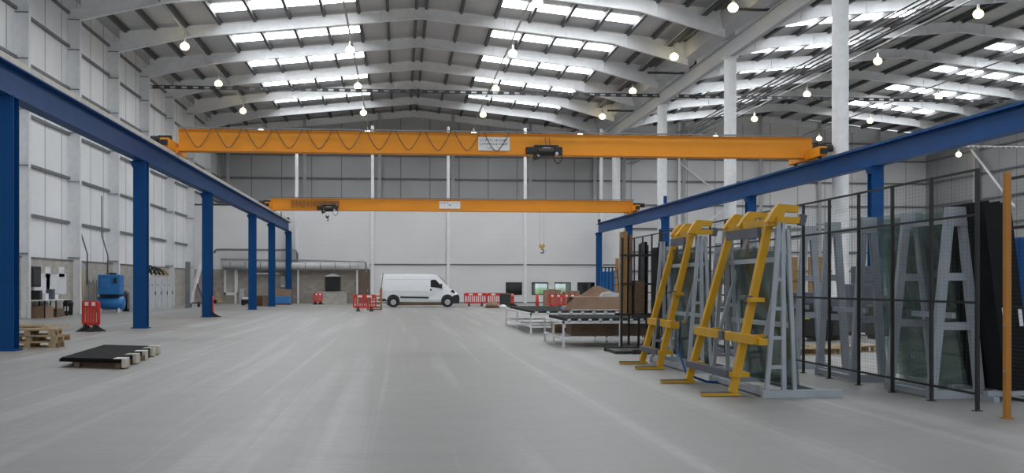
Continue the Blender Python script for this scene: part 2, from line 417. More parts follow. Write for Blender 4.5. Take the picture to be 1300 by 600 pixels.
for k, y in enumerate(FR[1:] + [FR[-1] + 8.1]):
    pos = ['nearest of the row', 'second from the camera', 'third from the camera', 'fourth from the camera', 'fifth from the camera',
           'sixth from the camera', 'seventh from the camera', 'against the far gable'][k]
    if k > 0:
        tag(rafter(XL + 0.7, RIDGE1, XV - 0.3, y, 4.4, 5.2, zk, 16.2).build('roof_rafter', M['white_steel']),
            'white haunched steel rafter over the crane bay, ' + pos, 'rafter', 'rafters over the crane bay')
    tag(rafter(XV + 0.3, RIDGE2, XR - 0.6, y, 5.2, 4.4, 16.2, zk).build('roof_rafter', M['white_steel']),
        'white steel rafter over the right-hand bay, ' + pos, 'rafter', 'rafters over the right-hand bay')
    if k < 7:
        col = thing('wall_column', 'white I-section steel column standing on the left wall, ' + pos, 'column', (XL + 0.35, y, 0), 0, 'columns on the left wall')
        mb = MB().bx(-.35, .35, -.012, .012, 0, zk + 0.6).bx(.32, .35, -.15, .15, 0, zk).bx(-.35, -.32, -.15, .15, 0, zk + 0.6)
        mb.build('shaft', M['white_steel'], col)
        mb = MB()
        for z in (3.1, 7.3, 10.0, 12.4, 14.6, zk - 0.02): mb.bx(-.34, .33, -.14, .14, z, z + 0.03)
        mb.build('stiffener', M['rail_grey'], col)
# valley columns and valley beam
for k, y in enumerate((FR[0], FR[2], FR[4], FR[6])):
    yy = (46.9, 63.2, 80.1, 97.6)[k]
    col = thing('valley_column', 'tall round white column under the roof valley, ' + ['nearest and widest in view', 'second from the camera', 'third from the camera', 'farthest, beside the end of the white partition'][k], 'column', (XV, yy, 0), 0, 'columns along the roof valley')
    MB().cyl((0, 0, 7.47), 0.36, 14.9, 'z', 28).build('shaft', M['white_steel'], col, smooth=False)
    MB().bx(-.42, .42, -.42, .42, 0, 0.04).build('base_plate', M['white_steel'], col)
    MB().bx(-.42, .42, -.42, .42, 14.9, 14.95).build('cap_plate', M['white_steel'], col)
mb = MB().bx(XV - .02, XV + .02, 20, YB, 14.98, 15.9).bx(XV - .15, XV + .15, 20, YB, 14.96, 15.0).bx(XV - .15, XV + .15, 20, YB, 15.9, 15.94)
tag(mb.build('valley_beam', M['grey_steel_col']), 'long white steel beam carried by the valley columns', 'beam')
mb = MB().prism([(XV - .45, 20, zroof(XV) - 1.2), (XV + .45, 20, zroof(XV) - 1.2), (XV + .6, 20, zroof(XV) - .26), (XV - .6, 20, zroof(XV) - .26)], (0, YB - 20.2, 0))
tag(mb.build('valley_gutter', M['roof']), 'grey box gutter in the roof valley above the columns', 'gutter')

# gable columns
for k, px in enumerate((290, 387, 482, 575, 673, 755, 792, 868, 965, 1040, 1115, 1190)):
    X = at_y(px, 300, YB - .3).x
    z = zroof(X) - 0.3
    mb = MB().bx(X - .17, X + .17, YB - .5, YB - .47, 0, z).bx(X - .012, X + .012, YB - .5, YB - .21, 0, z)
    tag(mb.build('gable_column', M['grey_steel_col'], loc=(X, YB - .35, 0)), 'grey steel column against the far gable cladding, ' + (ORD[k] if k else 'first') + ' from the left', 'column', 'columns on the far gable')
# brace struts in the right part of the gable
def brace(p, q, label, w=0.2):
    mb = MB().tube([p, q], w / 2, 10)
    return tag(mb.build('wind_brace', M['white_steel']), label, 'brace')
p0, p1 = at_y(862, 206, YB - .8), at_y(905, 240, YB - .8)
brace(p0, at_y(915, 248, YB - .8), 'white diagonal brace by the gable, upper one right of the third valley column')
brace(at_y(893, 285, YB - .8), at_y(925, 262, YB - .8), 'white diagonal brace low on the gable beside the blue beam')
X = at_y(862, 206, YB - .8).x
tag(MB().bx(X - .12, X + .12, YB - .95, YB - .7, 0, zroof(X) - .3).build('brace_post', M['white_steel']), 'slim white post that carries the braces before the right gable', 'post')
for k, px in enumerate((1240,)):
    y = at_x(px, XR - .4)
    mb = MB().bx(XR - .7, XR - .2, y - .15, y + .15, 0, zroof(XR) - .4)
    tag(mb.build('side_wall_column', M['grey_steel_col']), 'grey column on the far right side wall behind the fence', 'column')
    brace((XR - .95, y, zat(190, XR, y)), (XR - .95, at_x(1290, XR - .8), zat(262, XR - .8, at_x(1290, XR - .8))), 'pale diagonal brace on the right side wall above the dark glass', 0.22)

# ------------------------------------------------------------------ white partition with blockwork left part and windows
def X_at(px): return at_y(px, 360, YP).x
zt = 8.45; XPE = X_at(792)
z0w, z1w = 0.72, 1.84
wins = [(X_at(642), X_at(662.7)), (X_at(675), X_at(696)), (X_at(704), X_at(724.7)), (X_at(733), X_at(755))]
xbl = X_at(470)
mb = MB().bx(XL, xbl, YP, YP + .2, 2.95, zt)
xs = xbl
for a_, b_ in wins:
    mb.bx(xs, a_, YP, YP + .2, 0, zt); mb.bx(a_, b_, YP, YP + .2, 0, z0w); mb.bx(a_, b_, YP, YP + .2, z1w, zt); xs = b_
mb.bx(xs, XPE, YP, YP + .2, 0, zt)
struct(mb.build('wall_far', M['panel']))
struct(MB().bx(XL + .3, xbl, YP + .02, YP + .2, 0, 2.95).build('wall_far_plinth', M['block_dark']))
trim(MB().bx(xbl, XPE, YP - .05, YP, 3.33, 3.45), M['rail_grey'])
trim(MB().bx(XL, XPE, YP - .03, YP + .25, zt, zt + .12), M['dark_conduit'])
trim(MB().bx(xbl + .1, XPE, YP - .02, YP, 0, .1), M['rail_grey'])
for k, (a_, b_) in enumerate(wins):
    w = struct(MB().bx(a_, b_, YP + .1, YP + .12, z0w, z1w).build('window_%d' % (k + 1), M['glass'] if k in (1, 2) else M['window_glass']))
    f = MB().bx(a_, a_ + .06, YP - .02, YP + .2, z0w, z1w).bx(b_ - .06, b_, YP - .02, YP + .2, z0w, z1w).bx(a_, b_, YP - .02, YP + .2, z0w, z0w + .06).bx(a_, b_, YP - .02, YP + .2, z1w - .06, z1w)
    f.build('window_frame', M['fence'], w)
xa, xb = wins[0][0] - .5, wins[3][1] + .5
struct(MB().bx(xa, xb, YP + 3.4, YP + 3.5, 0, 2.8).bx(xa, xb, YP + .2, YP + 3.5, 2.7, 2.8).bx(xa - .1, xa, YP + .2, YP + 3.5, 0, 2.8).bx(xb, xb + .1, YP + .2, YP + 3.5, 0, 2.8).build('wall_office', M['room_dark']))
q0, q1 = at_y(679.5, 361, YP + 3.38), at_y(718, 373, YP + 3.38)
o = MB().bx(0, q1.x - q0.x, -.02, .02, 0, 1).build('window_5', M['view']); o.location = (q0.x, YP + 3.36, .72); struct(o)
# front posts of the partition, running on up to the roof
for k, px in enumerate((377, 473, 569, 666.5, 763)):
    X = X_at(px); y = YP - .16
    mb = MB().bx(X - .13, X + .13, y - .1, y + .1, 0 if px > 400 else 2.95, 14.4 if px < 400 else 15.5)
    tag(mb.build('partition_post', M['white_steel'], loc=(X, y, 0)), 'bright white square post on the white partition, ' + (ORD[k] if k else 'leftmost') + ('' if k == 0 else ' from the left'), 'post', 'white posts of the partition')

# things on the blockwork part of the partition
def pipe_run(name, pts, r, m, label, cat='pipe'):
    return tag(MB().tube(pts, r, 10).build(name, m, smooth=True), label, cat)
yy = YP - .45
A = lambda px, py, y=yy: at_y(px, py, y)
pipe_run('wall_pipe', [A(272, 321), A(273.5, 317.5), A(276, 316.5), A(372, 317), A(376, 318.5), A(377.5, 322), A(377.5, 332)], .09, M['pipe'], 'upper grey pipe bent down at its right end on the white partition')
pipe_run('wall_pipe', [A(280, 329), A(450, 331), A(462, 331.2), A(464.5, 333), A(465, 346)], .09, M['conduit'], 'lower silver pipe with bright elbow above the blockwork recess')
d = thing('ventilation_duct', 'long round lagged duct lying along the top of the blockwork recess', 'duct', A(283, 337, YP - .5))
L0 = A(283, 337, YP - .5); L1 = A(454, 338, YP - .5)
MB().tube([(0, 0, 0), L1 - L0], .32, 18).build('duct_body', M['duct'], d, smooth=True)
for k in range(9):
    p = (L1 - L0) * ((k + .5) / 9)
    MB().tube([p + Vector((-.03, 0, 0)), p + Vector((.03, 0, 0))], .345, 18).build('duct_band', M['galv'], d)
struct(MB().bx(A(283, 0, YP - .9).x, X_at(455), YP - .85, YP - .02, 2.9, 3.0).build('ceiling_recess', M['galv']))
trim_xs = (291, 379, 454)
for k, px in enumerate((299, 378.5, 453.5)):
    X = A(px, 0).x
    tag(MB().bx(X - .07, X + .07, yy - .07, yy + .07, 0, 2.9).build('recess_post', M['white_steel'], loc=(X, yy, 0)), ['thin white post at the left of the blockwork recess', 'thin white post behind the farthest blue column', 'thin white post beside the brown door'][k], 'post')
dd = struct(MB().bx(X_at(455.5), X_at(469), YP - .12, YP - .02, 0, 3.0).build('door_2', M['door_brown']))
MB().bx(X_at(466.3), X_at(467.2), YP - .17, YP - .12, 1.0, 1.2).build('door_handle', M['rim'], dd)
w = struct(MB().bx(A(286, 0).x, A(297, 0).x, YP - .06, YP + .01, .95, 2.85).build('window_6', M['block']))
f = MB()
for (a_, b_, c_, d_) in ((283.5, 286, .75, 2.9), (297, 301, .75, 2.9)): f.bx(A(a_, 0).x, A(b_, 0).x, YP - .12, YP, c_, d_)
f.bx(A(283.5, 0).x, A(301, 0).x, YP - .12, YP, .72, .95)
f.build('window_frame', M['white_steel'], w)
# dark cabinet hatch with hood, and low block wall in front
t = thing('extract_hatch', 'square black extract hatch with a pale hood above the low block wall', 'hatch', (A(422.5, 0, YP - .3).x, YP - .02, zat(369, -6, YP)))
MB().box((0, -.12, .62), (1.3, .24, 1.24)).build('hatch_panel', M['black'], t, bevel=.02)
MB().prism([(-.7, -.3, 1.25), (.7, -.3, 1.25), (.15, -.3, 1.5), (-.15, -.3, 1.5)], (0, .3, 0)).build('hood', M['white_steel'], t)
q0, q1 = A(403, 371, YP - 1.2), A(440, 385, YP - 1.2)
tag(MB().bx(q0.x, q1.x, YP - 1.3, YP - .06, 0, .98).bx(q0.x - .04, q1.x + .04, YP - 1.34, YP - .06, .98, 1.03).build('block_wall', M['block']), 'low pale blockwork box wall under the black hatch', 'low wall')
t = thing('strip_light', 'white strip lamp hung under the duct behind the blue columns', 'light', A(340, 347, YP - .4))
MB().box((0, 0, 0), (1.9, .16, .12)).build('body', M['white_plastic'], t, bevel=.02); MB().tube([(0, 0, .06), (0, 0, .3)], .015, 6).build('hanger', M['galv'], t)
t = thing('wall_box', 'white switch box on the recess wall left of the farthest blue column', 'switch box', A(359.5, 364, YP - .16))
MB().box((0, 0, .45), (.36, .24, .9)).build('case', M['white_plastic'], t, bevel=.02); MB().box((0, -.13, .5), (.3, .02, .7)).build('cover', M['cabinet'], t); MB().tube([(0, .05, .9), (0, .05, 1.3)], .03, 6).build('conduit', M['pipe'], t)

# ------------------------------------------------------------------ crane runways
XLC = -9.56
ZB, ZT = 6.19, 6.98
def runway(label, p, q, flip):
    """I-beam crane runway from p to q (plan points of the beam centre line)"""
    t = thing('crane_runway', label, 'crane runway', (p[0], p[1], 0))
    P_, Q_ = Vector((0, 0, 0)), Vector((q[0] - p[0], q[1] - p[1], 0)); n = Vector((Q_.y, -Q_.x, 0)).normalized(); d = Q_.normalized()
    def plate(o0, o1, z0, z1, mb):
        a_, b_ = P_ + n * o0, P_ + n * o1
        mb.prism([(a_.x, a_.y, z0), (b_.x, b_.y, z0), (b_.x, b_.y, z1), (a_.x, a_.y, z1)], Q_)
    mb = MB()
    plate(-.2, .2, ZB, ZB + .035, mb); plate(-.2, .2, ZT - .035, ZT, mb); plate(-.012, .012, ZB + .03, ZT - .03, mb)
    mb.build('beam', M['blue'], t)
    mb = MB(); plate(*((-.06, .06) if flip else (.0, .2)), ZT, ZT + (.1 if flip else .15), mb); mb.build('rail', M['blue' if flip else 'rusty_rail'], t)
    L = Q_.length
    for e in (.35, L - .35) if p[1] > 5 else (L - .35,):
        c = d * e
        MB().cyl((c.x, c.y, ZT + .3), .12, .34, 'y', 14).box((c.x, c.y, ZT + .16), (.2, .2, .2)).build('buffer', M['black'], t)
    return t
pR0, pR1 = (18.5 + .25, 14.0), (17.45, YP - .9)
def xr_line(Y): return pR0[0] + (pR1[0] - pR0[0]) * (Y - pR0[1]) / (pR1[1] - pR0[1])
runway('left-hand blue crane runway beam with a worn pale rail on top', (XLC, 4.0), (XLC, YP - .8), False)
runway('right-hand blue crane runway beam passing above the yellow racks', pR0, pR1, True)
def blue_column(X, Y, label, rot=0):
    t = thing('crane_column', label, 'column', (X, Y, 0), rot, 'blue crane columns')
    h = ZB
    MB().bx(-.24, .24, -.2, -.175, 0.03, h - .03).bx(-.24, .24, .175, .2, .03, h - .03).bx(-.012, .012, -.18, .18, .03, h - .03).build('shaft', M['blue'], t)
    MB().bx(-.3, .3, -.28, .28, 0, .035).build('base_plate', M['blue'], t)
    MB().bx(-.26, .26, -.24, .24, h - .035, h - .002).prism([(-.24, -.2, h - .035), (-.24, -.2, h - .3), (-.36, -.2, h - .035)], (0, .4, 0)).build('cap_plate', M['blue'], t)
for k, (px, Dd) in enumerate(((8, 26.5), (179, 41.6), (263.5, 54.2), (320.5, 73.2), (345, 84.2), (366.5, 95.4))):
    Y = at_x(px, XLC)
    blue_column(XLC, Y, 'blue column of the left crane runway, ' + ['nearest, cut by the left frame edge', 'second from the camera', 'third from the camera, beside the leaning white pole', 'fourth from the camera', 'fifth from the camera, behind cardboard boxes', 'last, at the end of the left beam'][k])
for k, px in enumerate((1111.5, 953, 844.5, 798.5, 759)):
    Y = 60.0
    for _ in range(30): Y = at_x(px, xr_line(Y))
    Y = min(Y, YP - 1.2)
    blue_column(xr_line(Y), Y, 'blue column of the right crane runway, ' + ['nearest, above the glass racks', 'second from the camera, between the two yellow frames and the grey racks', 'third from the camera, behind the farther yellow frame', 'fourth from the camera, beside the tan timber', 'last, at the far end of the right beam'][k])
    if k == 2:
        tag(MB().bx(xr_line(Y) - .1, xr_line(Y) + .1, Y - .1, Y + .1, ZT + .13, ZT + .62).build('beam_stub', M['blue'], loc=(xr_line(Y), Y, ZT + .125)), 'short blue stub standing on the right runway beam', 'stub')

# ------------------------------------------------------------------ overhead cranes
def crane(label, Y, xl, xr, zb, zt_, board, nfest, fest_to):
    t = thing('overhead_crane', label, 'crane', (0, Y, 0), 0)
    w = .55
    MB().bx(xl, xr, -w / 2, w / 2, zb + .05, zt_ - .04).bx(xl, xr, -w / 2 - .07, w / 2 + .07, zb, zb + .05).bx(xl, xr, -w / 2 - .05, w / 2 + .05, zt_ - .04, zt_).build('girder', M['orange'], t)
    for s, xc in ((-1, XLC), (1, xr_line(Y))):
        c = MB().bx(xc - .18, xc + .18, -1.9, 1.9, ZT + .2, ZT + .62).build('end_carriage', M['orange'], t, bevel=.02)
        xe = xl if s < 0 else xr
        MB().bx(min(xe, xc - s * .2) - .02, max(xe, xc + s * .2) + .02, -.45, .45, zb - .12, zb + .12).build('joint_plate', M['orange'], c)
        for yw in (-1.5, 1.5): MB().cyl((xc, yw, ZT + .24), .115, .12, 'x', 16).build('wheel', M['dark_steel'], c)
        MB().cyl((xc + s * .42, -1.2, ZT + .62), .16, .5, 'x', 14).box((xc + s * .1, -1.2, ZT + .66), (.5, .3, .25)).build('travel_motor', M['black'], c)
        MB().bx(xc - .14, xc + .14, -2.05, -1.9, ZT + .3, ZT + .52).build('buffer', M['black'], c)
    # cable rail and festoon loops hung along the front
    yf = -w / 2 - .16
    MB().bx(xl, xr, yf - .03, yf + .03, zt_ + .02, zt_ + .07).build('cable_rail', M['galv'], t)
    if nfest:
        x0, x1 = xl + .3, fest_to; st = (x1 - x0) / nfest
        for k in range(nfest):
            a_, b_ = x0 + k * st, x0 + (k + .86) * st; pts = []
            for j in range(15):
                u = j / 14.0
                pts.append((a_ + (b_ - a_) * (u + .06 * math.sin(2 * math.pi * u)), yf, zt_ + .02 - (zt_ - zb - .12) * (1 - abs(2 * u - 1) ** 2.2)))
            MB().tube(pts, .022, 6).build('cable_loop', M['wood_dark'], t)
    # board
    bx0, bx1, bz0, bz1 = board['rect']
    b = MB().bx(bx0, bx1, -w / 2 - .05, -w / 2 - .01, bz0, bz1).build('sign_board', M['sign_white'], t)
    b['label'] = board['label']
    W, H = bx1 - bx0, bz1 - bz0
    mb = MB(); yt = -w / 2 - .056
    for (u0, u1, v, h_) in board['rows']:
        u = u0
        while u < u1:
            cw = random.uniform(.5, 1.0) * h_ * .55
            # worn capitals too far off to read: a stem and one or two arms each
            x = bx0 + u * W; z = bz0 + v * H; hh = h_ * H
            mb.bx(x, x + cw * H * .28, yt, yt + .008, z, z + hh)
            mb.bx(x, x + cw * H, yt, yt + .008, z + hh * random.choice((0, .42, .8)), z + hh * random.choice((.84, .95, 1.0)) if random.random() < .3 else z + hh * .2)
            u += cw * H / W * 1.5 + (0.03 if random.random() < .18 else 0)
    mb.build('lettering', M['ink'] if not board.get('red') else M['red_ink'], b)
    if board.get('red'):
        mb = MB(); mb.bx(bx0 + .36 * W, bx0 + .42 * W, yt, yt + .008, bz0 + .74 * H, bz0 + .84 * H).bx(bx0 + .46 * W, bx0 + .54 * W, yt, yt + .008, bz0 + .4 * H, bz0 + .54 * H)
        mb.build('lettering', M['ink'], b)
    return t
YN = 48.0
nl, nr = at_y(228, 165, YN), at_y(1028, 175, YN)
zbN, ztN = 7.26, 8.18
b0, b1 = at_y(607, 175, YN - .3), at_y(647, 192, YN - .3)
crane('near amber overhead crane girder with looping cables and a three-line board', YN, nl.x, nr.x, zbN, ztN,
      {'rect': (b0.x, b1.x, zbN + .17, zbN + .75), 'label': 'white board with three lines of dark writing',
       'rows': [(.08, .92, .68, .17), (.06, .94, .40, .17), (.28, .42, .12, .14), (.60, .72, .12, .14)]}, 11, at_y(650, 170, YN).x)
YF = 83.0
fl_, fr_ = at_y(343, 250, YF), at_y(803, 255, YF)
zbF, ztF = 7.12, 8.02
b0, b1 = at_y(557.5, 254, YF), at_y(584, 264, YF)
crane('far amber overhead crane girder with a red-marked white board in its middle', YF, fl_.x, fr_.x, zbF, ztF,
      {'rect': (b0.x, b1.x, zbF + .2, zbF + .75), 'label': 'white board with a small red word in its upper left corner', 'red': True,
       'rows': [(.07, .28, .68, .2)]}, 0, 0)
# bunched festoon of the far crane
def hoist(label, X, Y, zb, s=1.0):
    t = thing('crane_hoist', label, 'hoist', (X, Y - .42, zb + .02))
    t.scale = (.62, .8, .7)
    MB().box((-.95 * s, -.15, .18), (.75 * s, .4, .42)).build('motor', M['black'], t, bevel=.05)
    MB().tube([(-.5 * s, -.15, .12), (.65 * s, -.15, .12)], .3, 18).build('drum', M['dark_steel'], t)
    MB().box((.95 * s, -.15, .16), (.55 * s, .42, .5)).build('gearbox', M['black'], t, bevel=.05)
    MB().box((.1, -.15, .45), (1.7 * s, .36, .12)).build('trolley_frame', M['black'], t)
    MB().box((.1, -.36, .3), (.55 * s, .02, .1)).build('name_plate', M['sign_white'], t)
    MB().prism([(-.8 * s, -.3, -.05), (-.2 * s, -.3, -.05), (-.35 * s, -.3, -.3), (-.75 * s, -.3, -.42)], (0, .25, 0)).build('rope_guide', M['black'], t)
    MB().cyl((-.45 * s, -.32, -.1), .1, .04, 'y', 14).build('end_cap', M['rim'], t)
    MB().cyl((.82 * s, -.38, -.02), .11, .04, 'y', 14).build('end_cap', M['rim'], t)
    pts = [(.62 * s + .3 * (1 - math.cos(u)) , -.2, -.05 - .55 * math.sin(u)) for u in [math.pi * j / 12 for j in range(13)]]
    MB().tube(pts, .03, 6).build('hanging_cable', M['black'], t)
    return t
t = hoist('black hoist hung on the near crane girder right of the board', at_y(689, 195, YN).x, YN - .1, zbN)
for x in (.1, .4): MB().tube([(x, -.16, .45), (x - .06, -.1, 1.0)], .035, 6).build('feed_cable', M['wood_dark'], t)
XH = at_y(417, 265, YF).x
t = hoist('black hoist at the left end of the far crane girder', XH, YF - .1, zbF, .95)
for k in range(26):
    x = -4.3 + k * .215 + random.uniform(-.05, .05)
    MB().tube([(x, .1, 1.0), (x + .05, .02, .55), (x + .12, .05, .15 + random.uniform(0, .15)), (x + .16, .08, 1.0)], .025 if k < 16 else .045, 5).build('feed_cable', M['wood_dark'], t)
def hook(label, p, zrope, sc=.85, m='hook'):
    t = thing('hook_block', label, 'crane hook', p)
    MB().prism([(-.26 * sc, -.09, .5 * sc), (-.22 * sc, -.09, .72 * sc), (-.1 * sc, -.09, .74 * sc), (-.06, -.09, .6 * sc), (.06, -.09, .6 * sc), (.1 * sc, -.09, .74 * sc), (.22 * sc, -.09, .72 * sc), (.26 * sc, -.09, .5 * sc), (.12 * sc, -.09, .3 * sc), (-.12 * sc, -.09, .3 * sc)], (0, .18, 0)).build('sheave_block', M[m], t)
    pts = [(.0, 0, .32 * sc)] + [(.02 + .15 * sc * math.sin(u), 0, .08 * sc + .15 * sc * math.cos(u)) for u in [j * .32 for j in range(14)]]
    MB().tube(pts, .05 * sc, 8).build('hook', M['dark_steel'], t)
    for x in (-.18, .18): MB().tube([(x * sc, 0, .7 * sc), (x * sc, 0, zrope - p[2])], .012, 5).build('rope', M['conduit'], t)
ph = at_y(688, 320, YF - .5)
hook('yellow hook block hanging on two ropes in front of the white partition', (ph.x, ph.y, ph.z), zbF)
ph = at_y(415.5, 279.5, YF - .6)
hook('small dark hook hanging just below the far crane hoist', (ph.x, ph.y, ph.z), zbF, .5, 'dark_steel')
# pendant control cable at left end of far crane
pipe_run('pendant_cable', [at_y(357, 268, YF - 1.2), at_y(357, 278, YF - 1.2)], .03, M['black'], 'thin dark cable hanging at the left end of the far crane', 'cable')

# ------------------------------------------------------------------ lamps, conduits, trays
ZL = 16.45
LY = [57.6, 70.4, 83.2, 96.0, 108.2]
def high_bay(p, label):
    t = thing('high_bay_lamp', label, 'lamp', p, 0, 'lit high bay lamps')
    MB().lathe((0, 0, 0), [(.03, .55), (.07, .5), (.08, .3), (.1, .235)], 20).build('housing', M['white_steel'], t, smooth=True)
    MB().lathe((0, 0, 0), [(.1, .235), (.19, .18), (.265, .08), (.285, -.02), (.24, -.14), (.13, -.22), (.01, -.24)], 20).build('lens', M['lamp'], t, smooth=True)
    MB().tube([(0, 0, .48), (0, 0, .95)], .02, 6).build('hanger', M['conduit'], t)
    return t
rows = [(-13.35, 'over the left crane beam', M['conduit']), (-3.15, 'left of the ridge', M['conduit']), (7.2, 'right of the ridge', M['conduit']), (17.75, 'beside the roof valley', M['dark_conduit']),
        (31.55, 'left of the right-hand ridge', M['conduit']), (42.3, 'on the right-hand roof slope', M['conduit'])]
lamp0 = None
for r, (X, where, m) in enumerate(rows):
    zc = ZL + .92
    if r == 3:
        mb = MB().bx(X - .16, X + .16, 20, YB - .6, zc, zc + .22); o = mb.build('cable_trunking', m)
        MB().tube([(X - .25, 20, zc + .05), (X - .25, YB - .6, zc + .05)], .05, 8).build('conduit', M['conduit'], o)
    else:
        o = MB().tube([(X, 20, zc + .05), (X, YB - .6, zc + .05)], .06, 8).build('cable_trunking', m)
    tag(o, ('dark' if r == 3 else 'thin grey') + ' lighting conduit running down the hall ' + where, 'conduit')
    nth = 0
    for k, Y in enumerate(LY):
        D = D_of(X, Y); py = HZ - (ZL - CAMZ) * F / D; px = CX + F * (X * CT - Y * ST) / D
        if py < -8 or px > 1310: continue
        lab = 'glowing warm lamp on the roof conduit %s, %s of that row' % (where, ['nearest', 'second', 'third', 'fourth', 'fifth'][nth]); nth += 1
        if lamp0 is None: lamp0 = high_bay((X, Y, ZL), lab)
        else: dup(lamp0, (X, Y, ZL), None, lab)
# drain pipes between trunking and valley
for k, (px, py) in enumerate(((955, 12), (845, 92.5), (790, 140.5))):
    zz = 16.6; X = 18.0
    h = HZ - py; D = (zz - CAMZ) * F / h; X = (px - 508) * D / (F / CT); Y = (D - X * ST) / CT
    pipe_run('roof_pipe', [(X - 1.3, Y, zz), (X + 1.5, Y, zz), (X + 1.75, Y, zz + .08), (X + 1.8, Y, zz + .4), (X + 2.1, Y, zz + .55), (X + 2.25, Y, zz + .95)], .085, M['dark_conduit'],
             'dark cranked rainwater pipe beside the roof valley, ' + ['nearest of three', 'middle one of three', 'farthest of three'][k])
# cable ladder across the hall
YC, ZC = 81.0, 15.75
t = thing('cable_ladder', 'dark rung ladder tray spanning the whole width under the roof', 'cable tray', (XL + .5, YC, ZC))
MB().bx(0, XR - XL - 1, -.16, -.12, -.14, -.08).bx(0, XR - XL - 1, .12, .16, .10, .16).build('side_rail', M['dark_conduit'], t)
mb = MB()
for k in range(93): mb.box((.4 + k * .8, 0, 0), (.42, .06, .26))
o = mb.build('rung', M['dark_conduit'], t); o['kind'] = 'stuff'
# long lattice truss tray down the right bay
XT, ZT2 = 23.7, 14.1
t = thing('lattice_tray', 'long lattice cable truss running down the hall behind the nearest white valley column', 'cable tray', (XT, 30, ZT2))
mb = MB()
for x in (-.2, .2):
    for z in (0, .45): mb.bar((x, 0, z), (x, YB - 31, z), .06, .06)
mb.build('chord', M['galv'], t)
mb = MB(); n = 22; st = (YB - 31) / n
for k in range(n):
    for x in (-.2, .2): mb.bar((x, k * st, 0 if k % 2 else .45), (x, (k + 1) * st, .45 if k % 2 else 0), .022, .022)
    mb.bar((-.2, k * st, 0), (.2, k * st, 0), .03, .03)
mb.build('lacing', M['conduit'], t)
tag(MB().tube([(27.6, 30, 15.9), (27.6, YB - .6, 15.9)], .07, 8).build('sprinkler_pipe', M['dark_conduit']), 'dark straight pipe beside the lattice tray in the right-hand roof', 'pipe')
# pale tray and far lamp on the right
yq = 70.0
q0 = at_y(1218, 186, yq); q1 = at_y(1310, 184, yq)
t = thing('wall_tray', 'pale perforated tray under the right end of the blue beam', 'cable tray', (q0.x, yq, q0.z))
MB().bx(0, q1.x - q0.x, -.2, .2, 0, .06).build('tray', M['white_steel'], t)
mb = MB()
for k in range(12): mb.bx(.2 + k * .38, .38 + k * .38, -.22, -.2, -.12, .02)
mb.build('slots', M['galv'], t)
p = at_y(1217, 196, 104); q = high_bay((p.x, p.y, p.z), 'small lit lamp below the blue beam before the right side wall'); q['group'] = 'lit high bay lamps'
pipe_run('lamp_cable', [(p.x, p.y, p.z + .95), (p.x, p.y, zroof(p.x) - .3)], .03, M['conduit'], 'thin cable dropping to the small lamp by the right side wall', 'cable')
# conduit ladder by nearest valley column
pipe_run('downpipe', [(XV + .75, 48.6, 0.0), (XV + .75, 48.6, 14.8)], .06, M['machine_blue'], 'thin blue-grey pipe dropping beside the nearest valley column')

# ------------------------------------------------------------------ left wall furniture
def wx(px, X): return at_x(px, X)
XW = XL + .28
t = thing('notice_board', 'group of white notices pinned on the left blockwork wall', 'notices', (XW, wx(60, XW), 1.2))
yb = wx(60, XW)
for (px, py, w, h) in ((46, 358, .45, 1.0), (56, 360, .85, 1.15), (65, 360, .95, 1.1), (60, 345, .45, .6), (77.5, 345, .5, .6), (78, 360, .8, 1.2), (61, 379, .35, .5)):
    Y = wx(px, XW); MB().box((.02, Y - yb, zat(py, XW, Y) - 1.2), (.03, w * 1.9, h * .9)).build('sheet', M['paper'], t)
Y = wx(36, XW); z = zat(364, XW, Y)
t = thing('wall_monitor', 'dark square monitor fixed on the blockwork left of the notices', 'monitor', (XW, Y, z))
MB().box((.2, 0, .5), (.4, 1.3, 1.0)).build('case', M['black'], t, bevel=.03); MB().box((.2, -.66, .5), (.3, .02, .8)).build('screen', M['screen'], t); MB().box((.41, 0, .5), (.02, 1.1, .8)).build('screen', M['screen'], t)
# work table with things on it
q = fl(52, 405); t = thing('work_table', 'long work table with white top against the left blockwork wall', 'table', (XW + .55, 57.0, 0))
MB().box((0, 0, .86), (.95, 3.7, .05)).build('tabletop', M['white_plastic'], t)
for x in (-.4, .4):
    for y in (-1.75, 0, 1.75): MB().bx(x - .03, x + .03, y - .03, y + .03, 0, .835).build('leg', M['dark_steel'], t)
TY = 57.0; TX = XW + .55
for k, (dy, dx, s, m, lab) in enumerate(((-1.5, -.1, (.5, .4, .45), 'black', 'small black box on the near end of the work table'), (-.75, .0, (.4, .5, .3), 'paper', 'white carton in the middle of the work table'), (.1, .1, (.35, .35, .5), 'slate', 'grey upright tool case on the work table'), (1.1, -.1, (.4, .6, .25), 'paper', 'low white carton at the far end of the work table'))):
    b_ = tag(MB().box((0, 0, s[2] / 2), s).build('small_box', M[m], bevel=.015), lab, 'box'); b_.location = (TX + dx, TY + dy, .887)
for k, (dy, s, m, lab) in enumerate(((-.9, (.7, 1.3, .55), 'card', 'brown carton under the near half of the work table'), (.9, (.7, 1.4, .4), 'wood_dark', 'dark brown wooden crate under the work table'))):
    t = thing('floor_crate', lab, 'crate', (TX, TY + dy, 0))
    MB().box((0, 0, s[2] / 2), s).build('crate_body', M[m], t, bevel=.01); MB().box((0, 0, s[2] + .01), (s[0] * .9, .12, .02)).build('lid_strip', M['ply'], t)
q = fl(86.5, 402); q.x = XW + .45; q.y = at_x(86.5, q.x)
t = thing('waste_bin', 'small black bin with a pale label standing by the doorway', 'bin', (q.x, q.y, 0))
MB().lathe((0, 0, 0), [(.22, 0), (.26, .6), (.28, .62), (.2, .78), (.08, .8)], 18).build('bin_body', M['black'], t, smooth=True); MB().box((0, -.265, .35), (.2, .02, .25)).build('sticker', M['paper'], t)
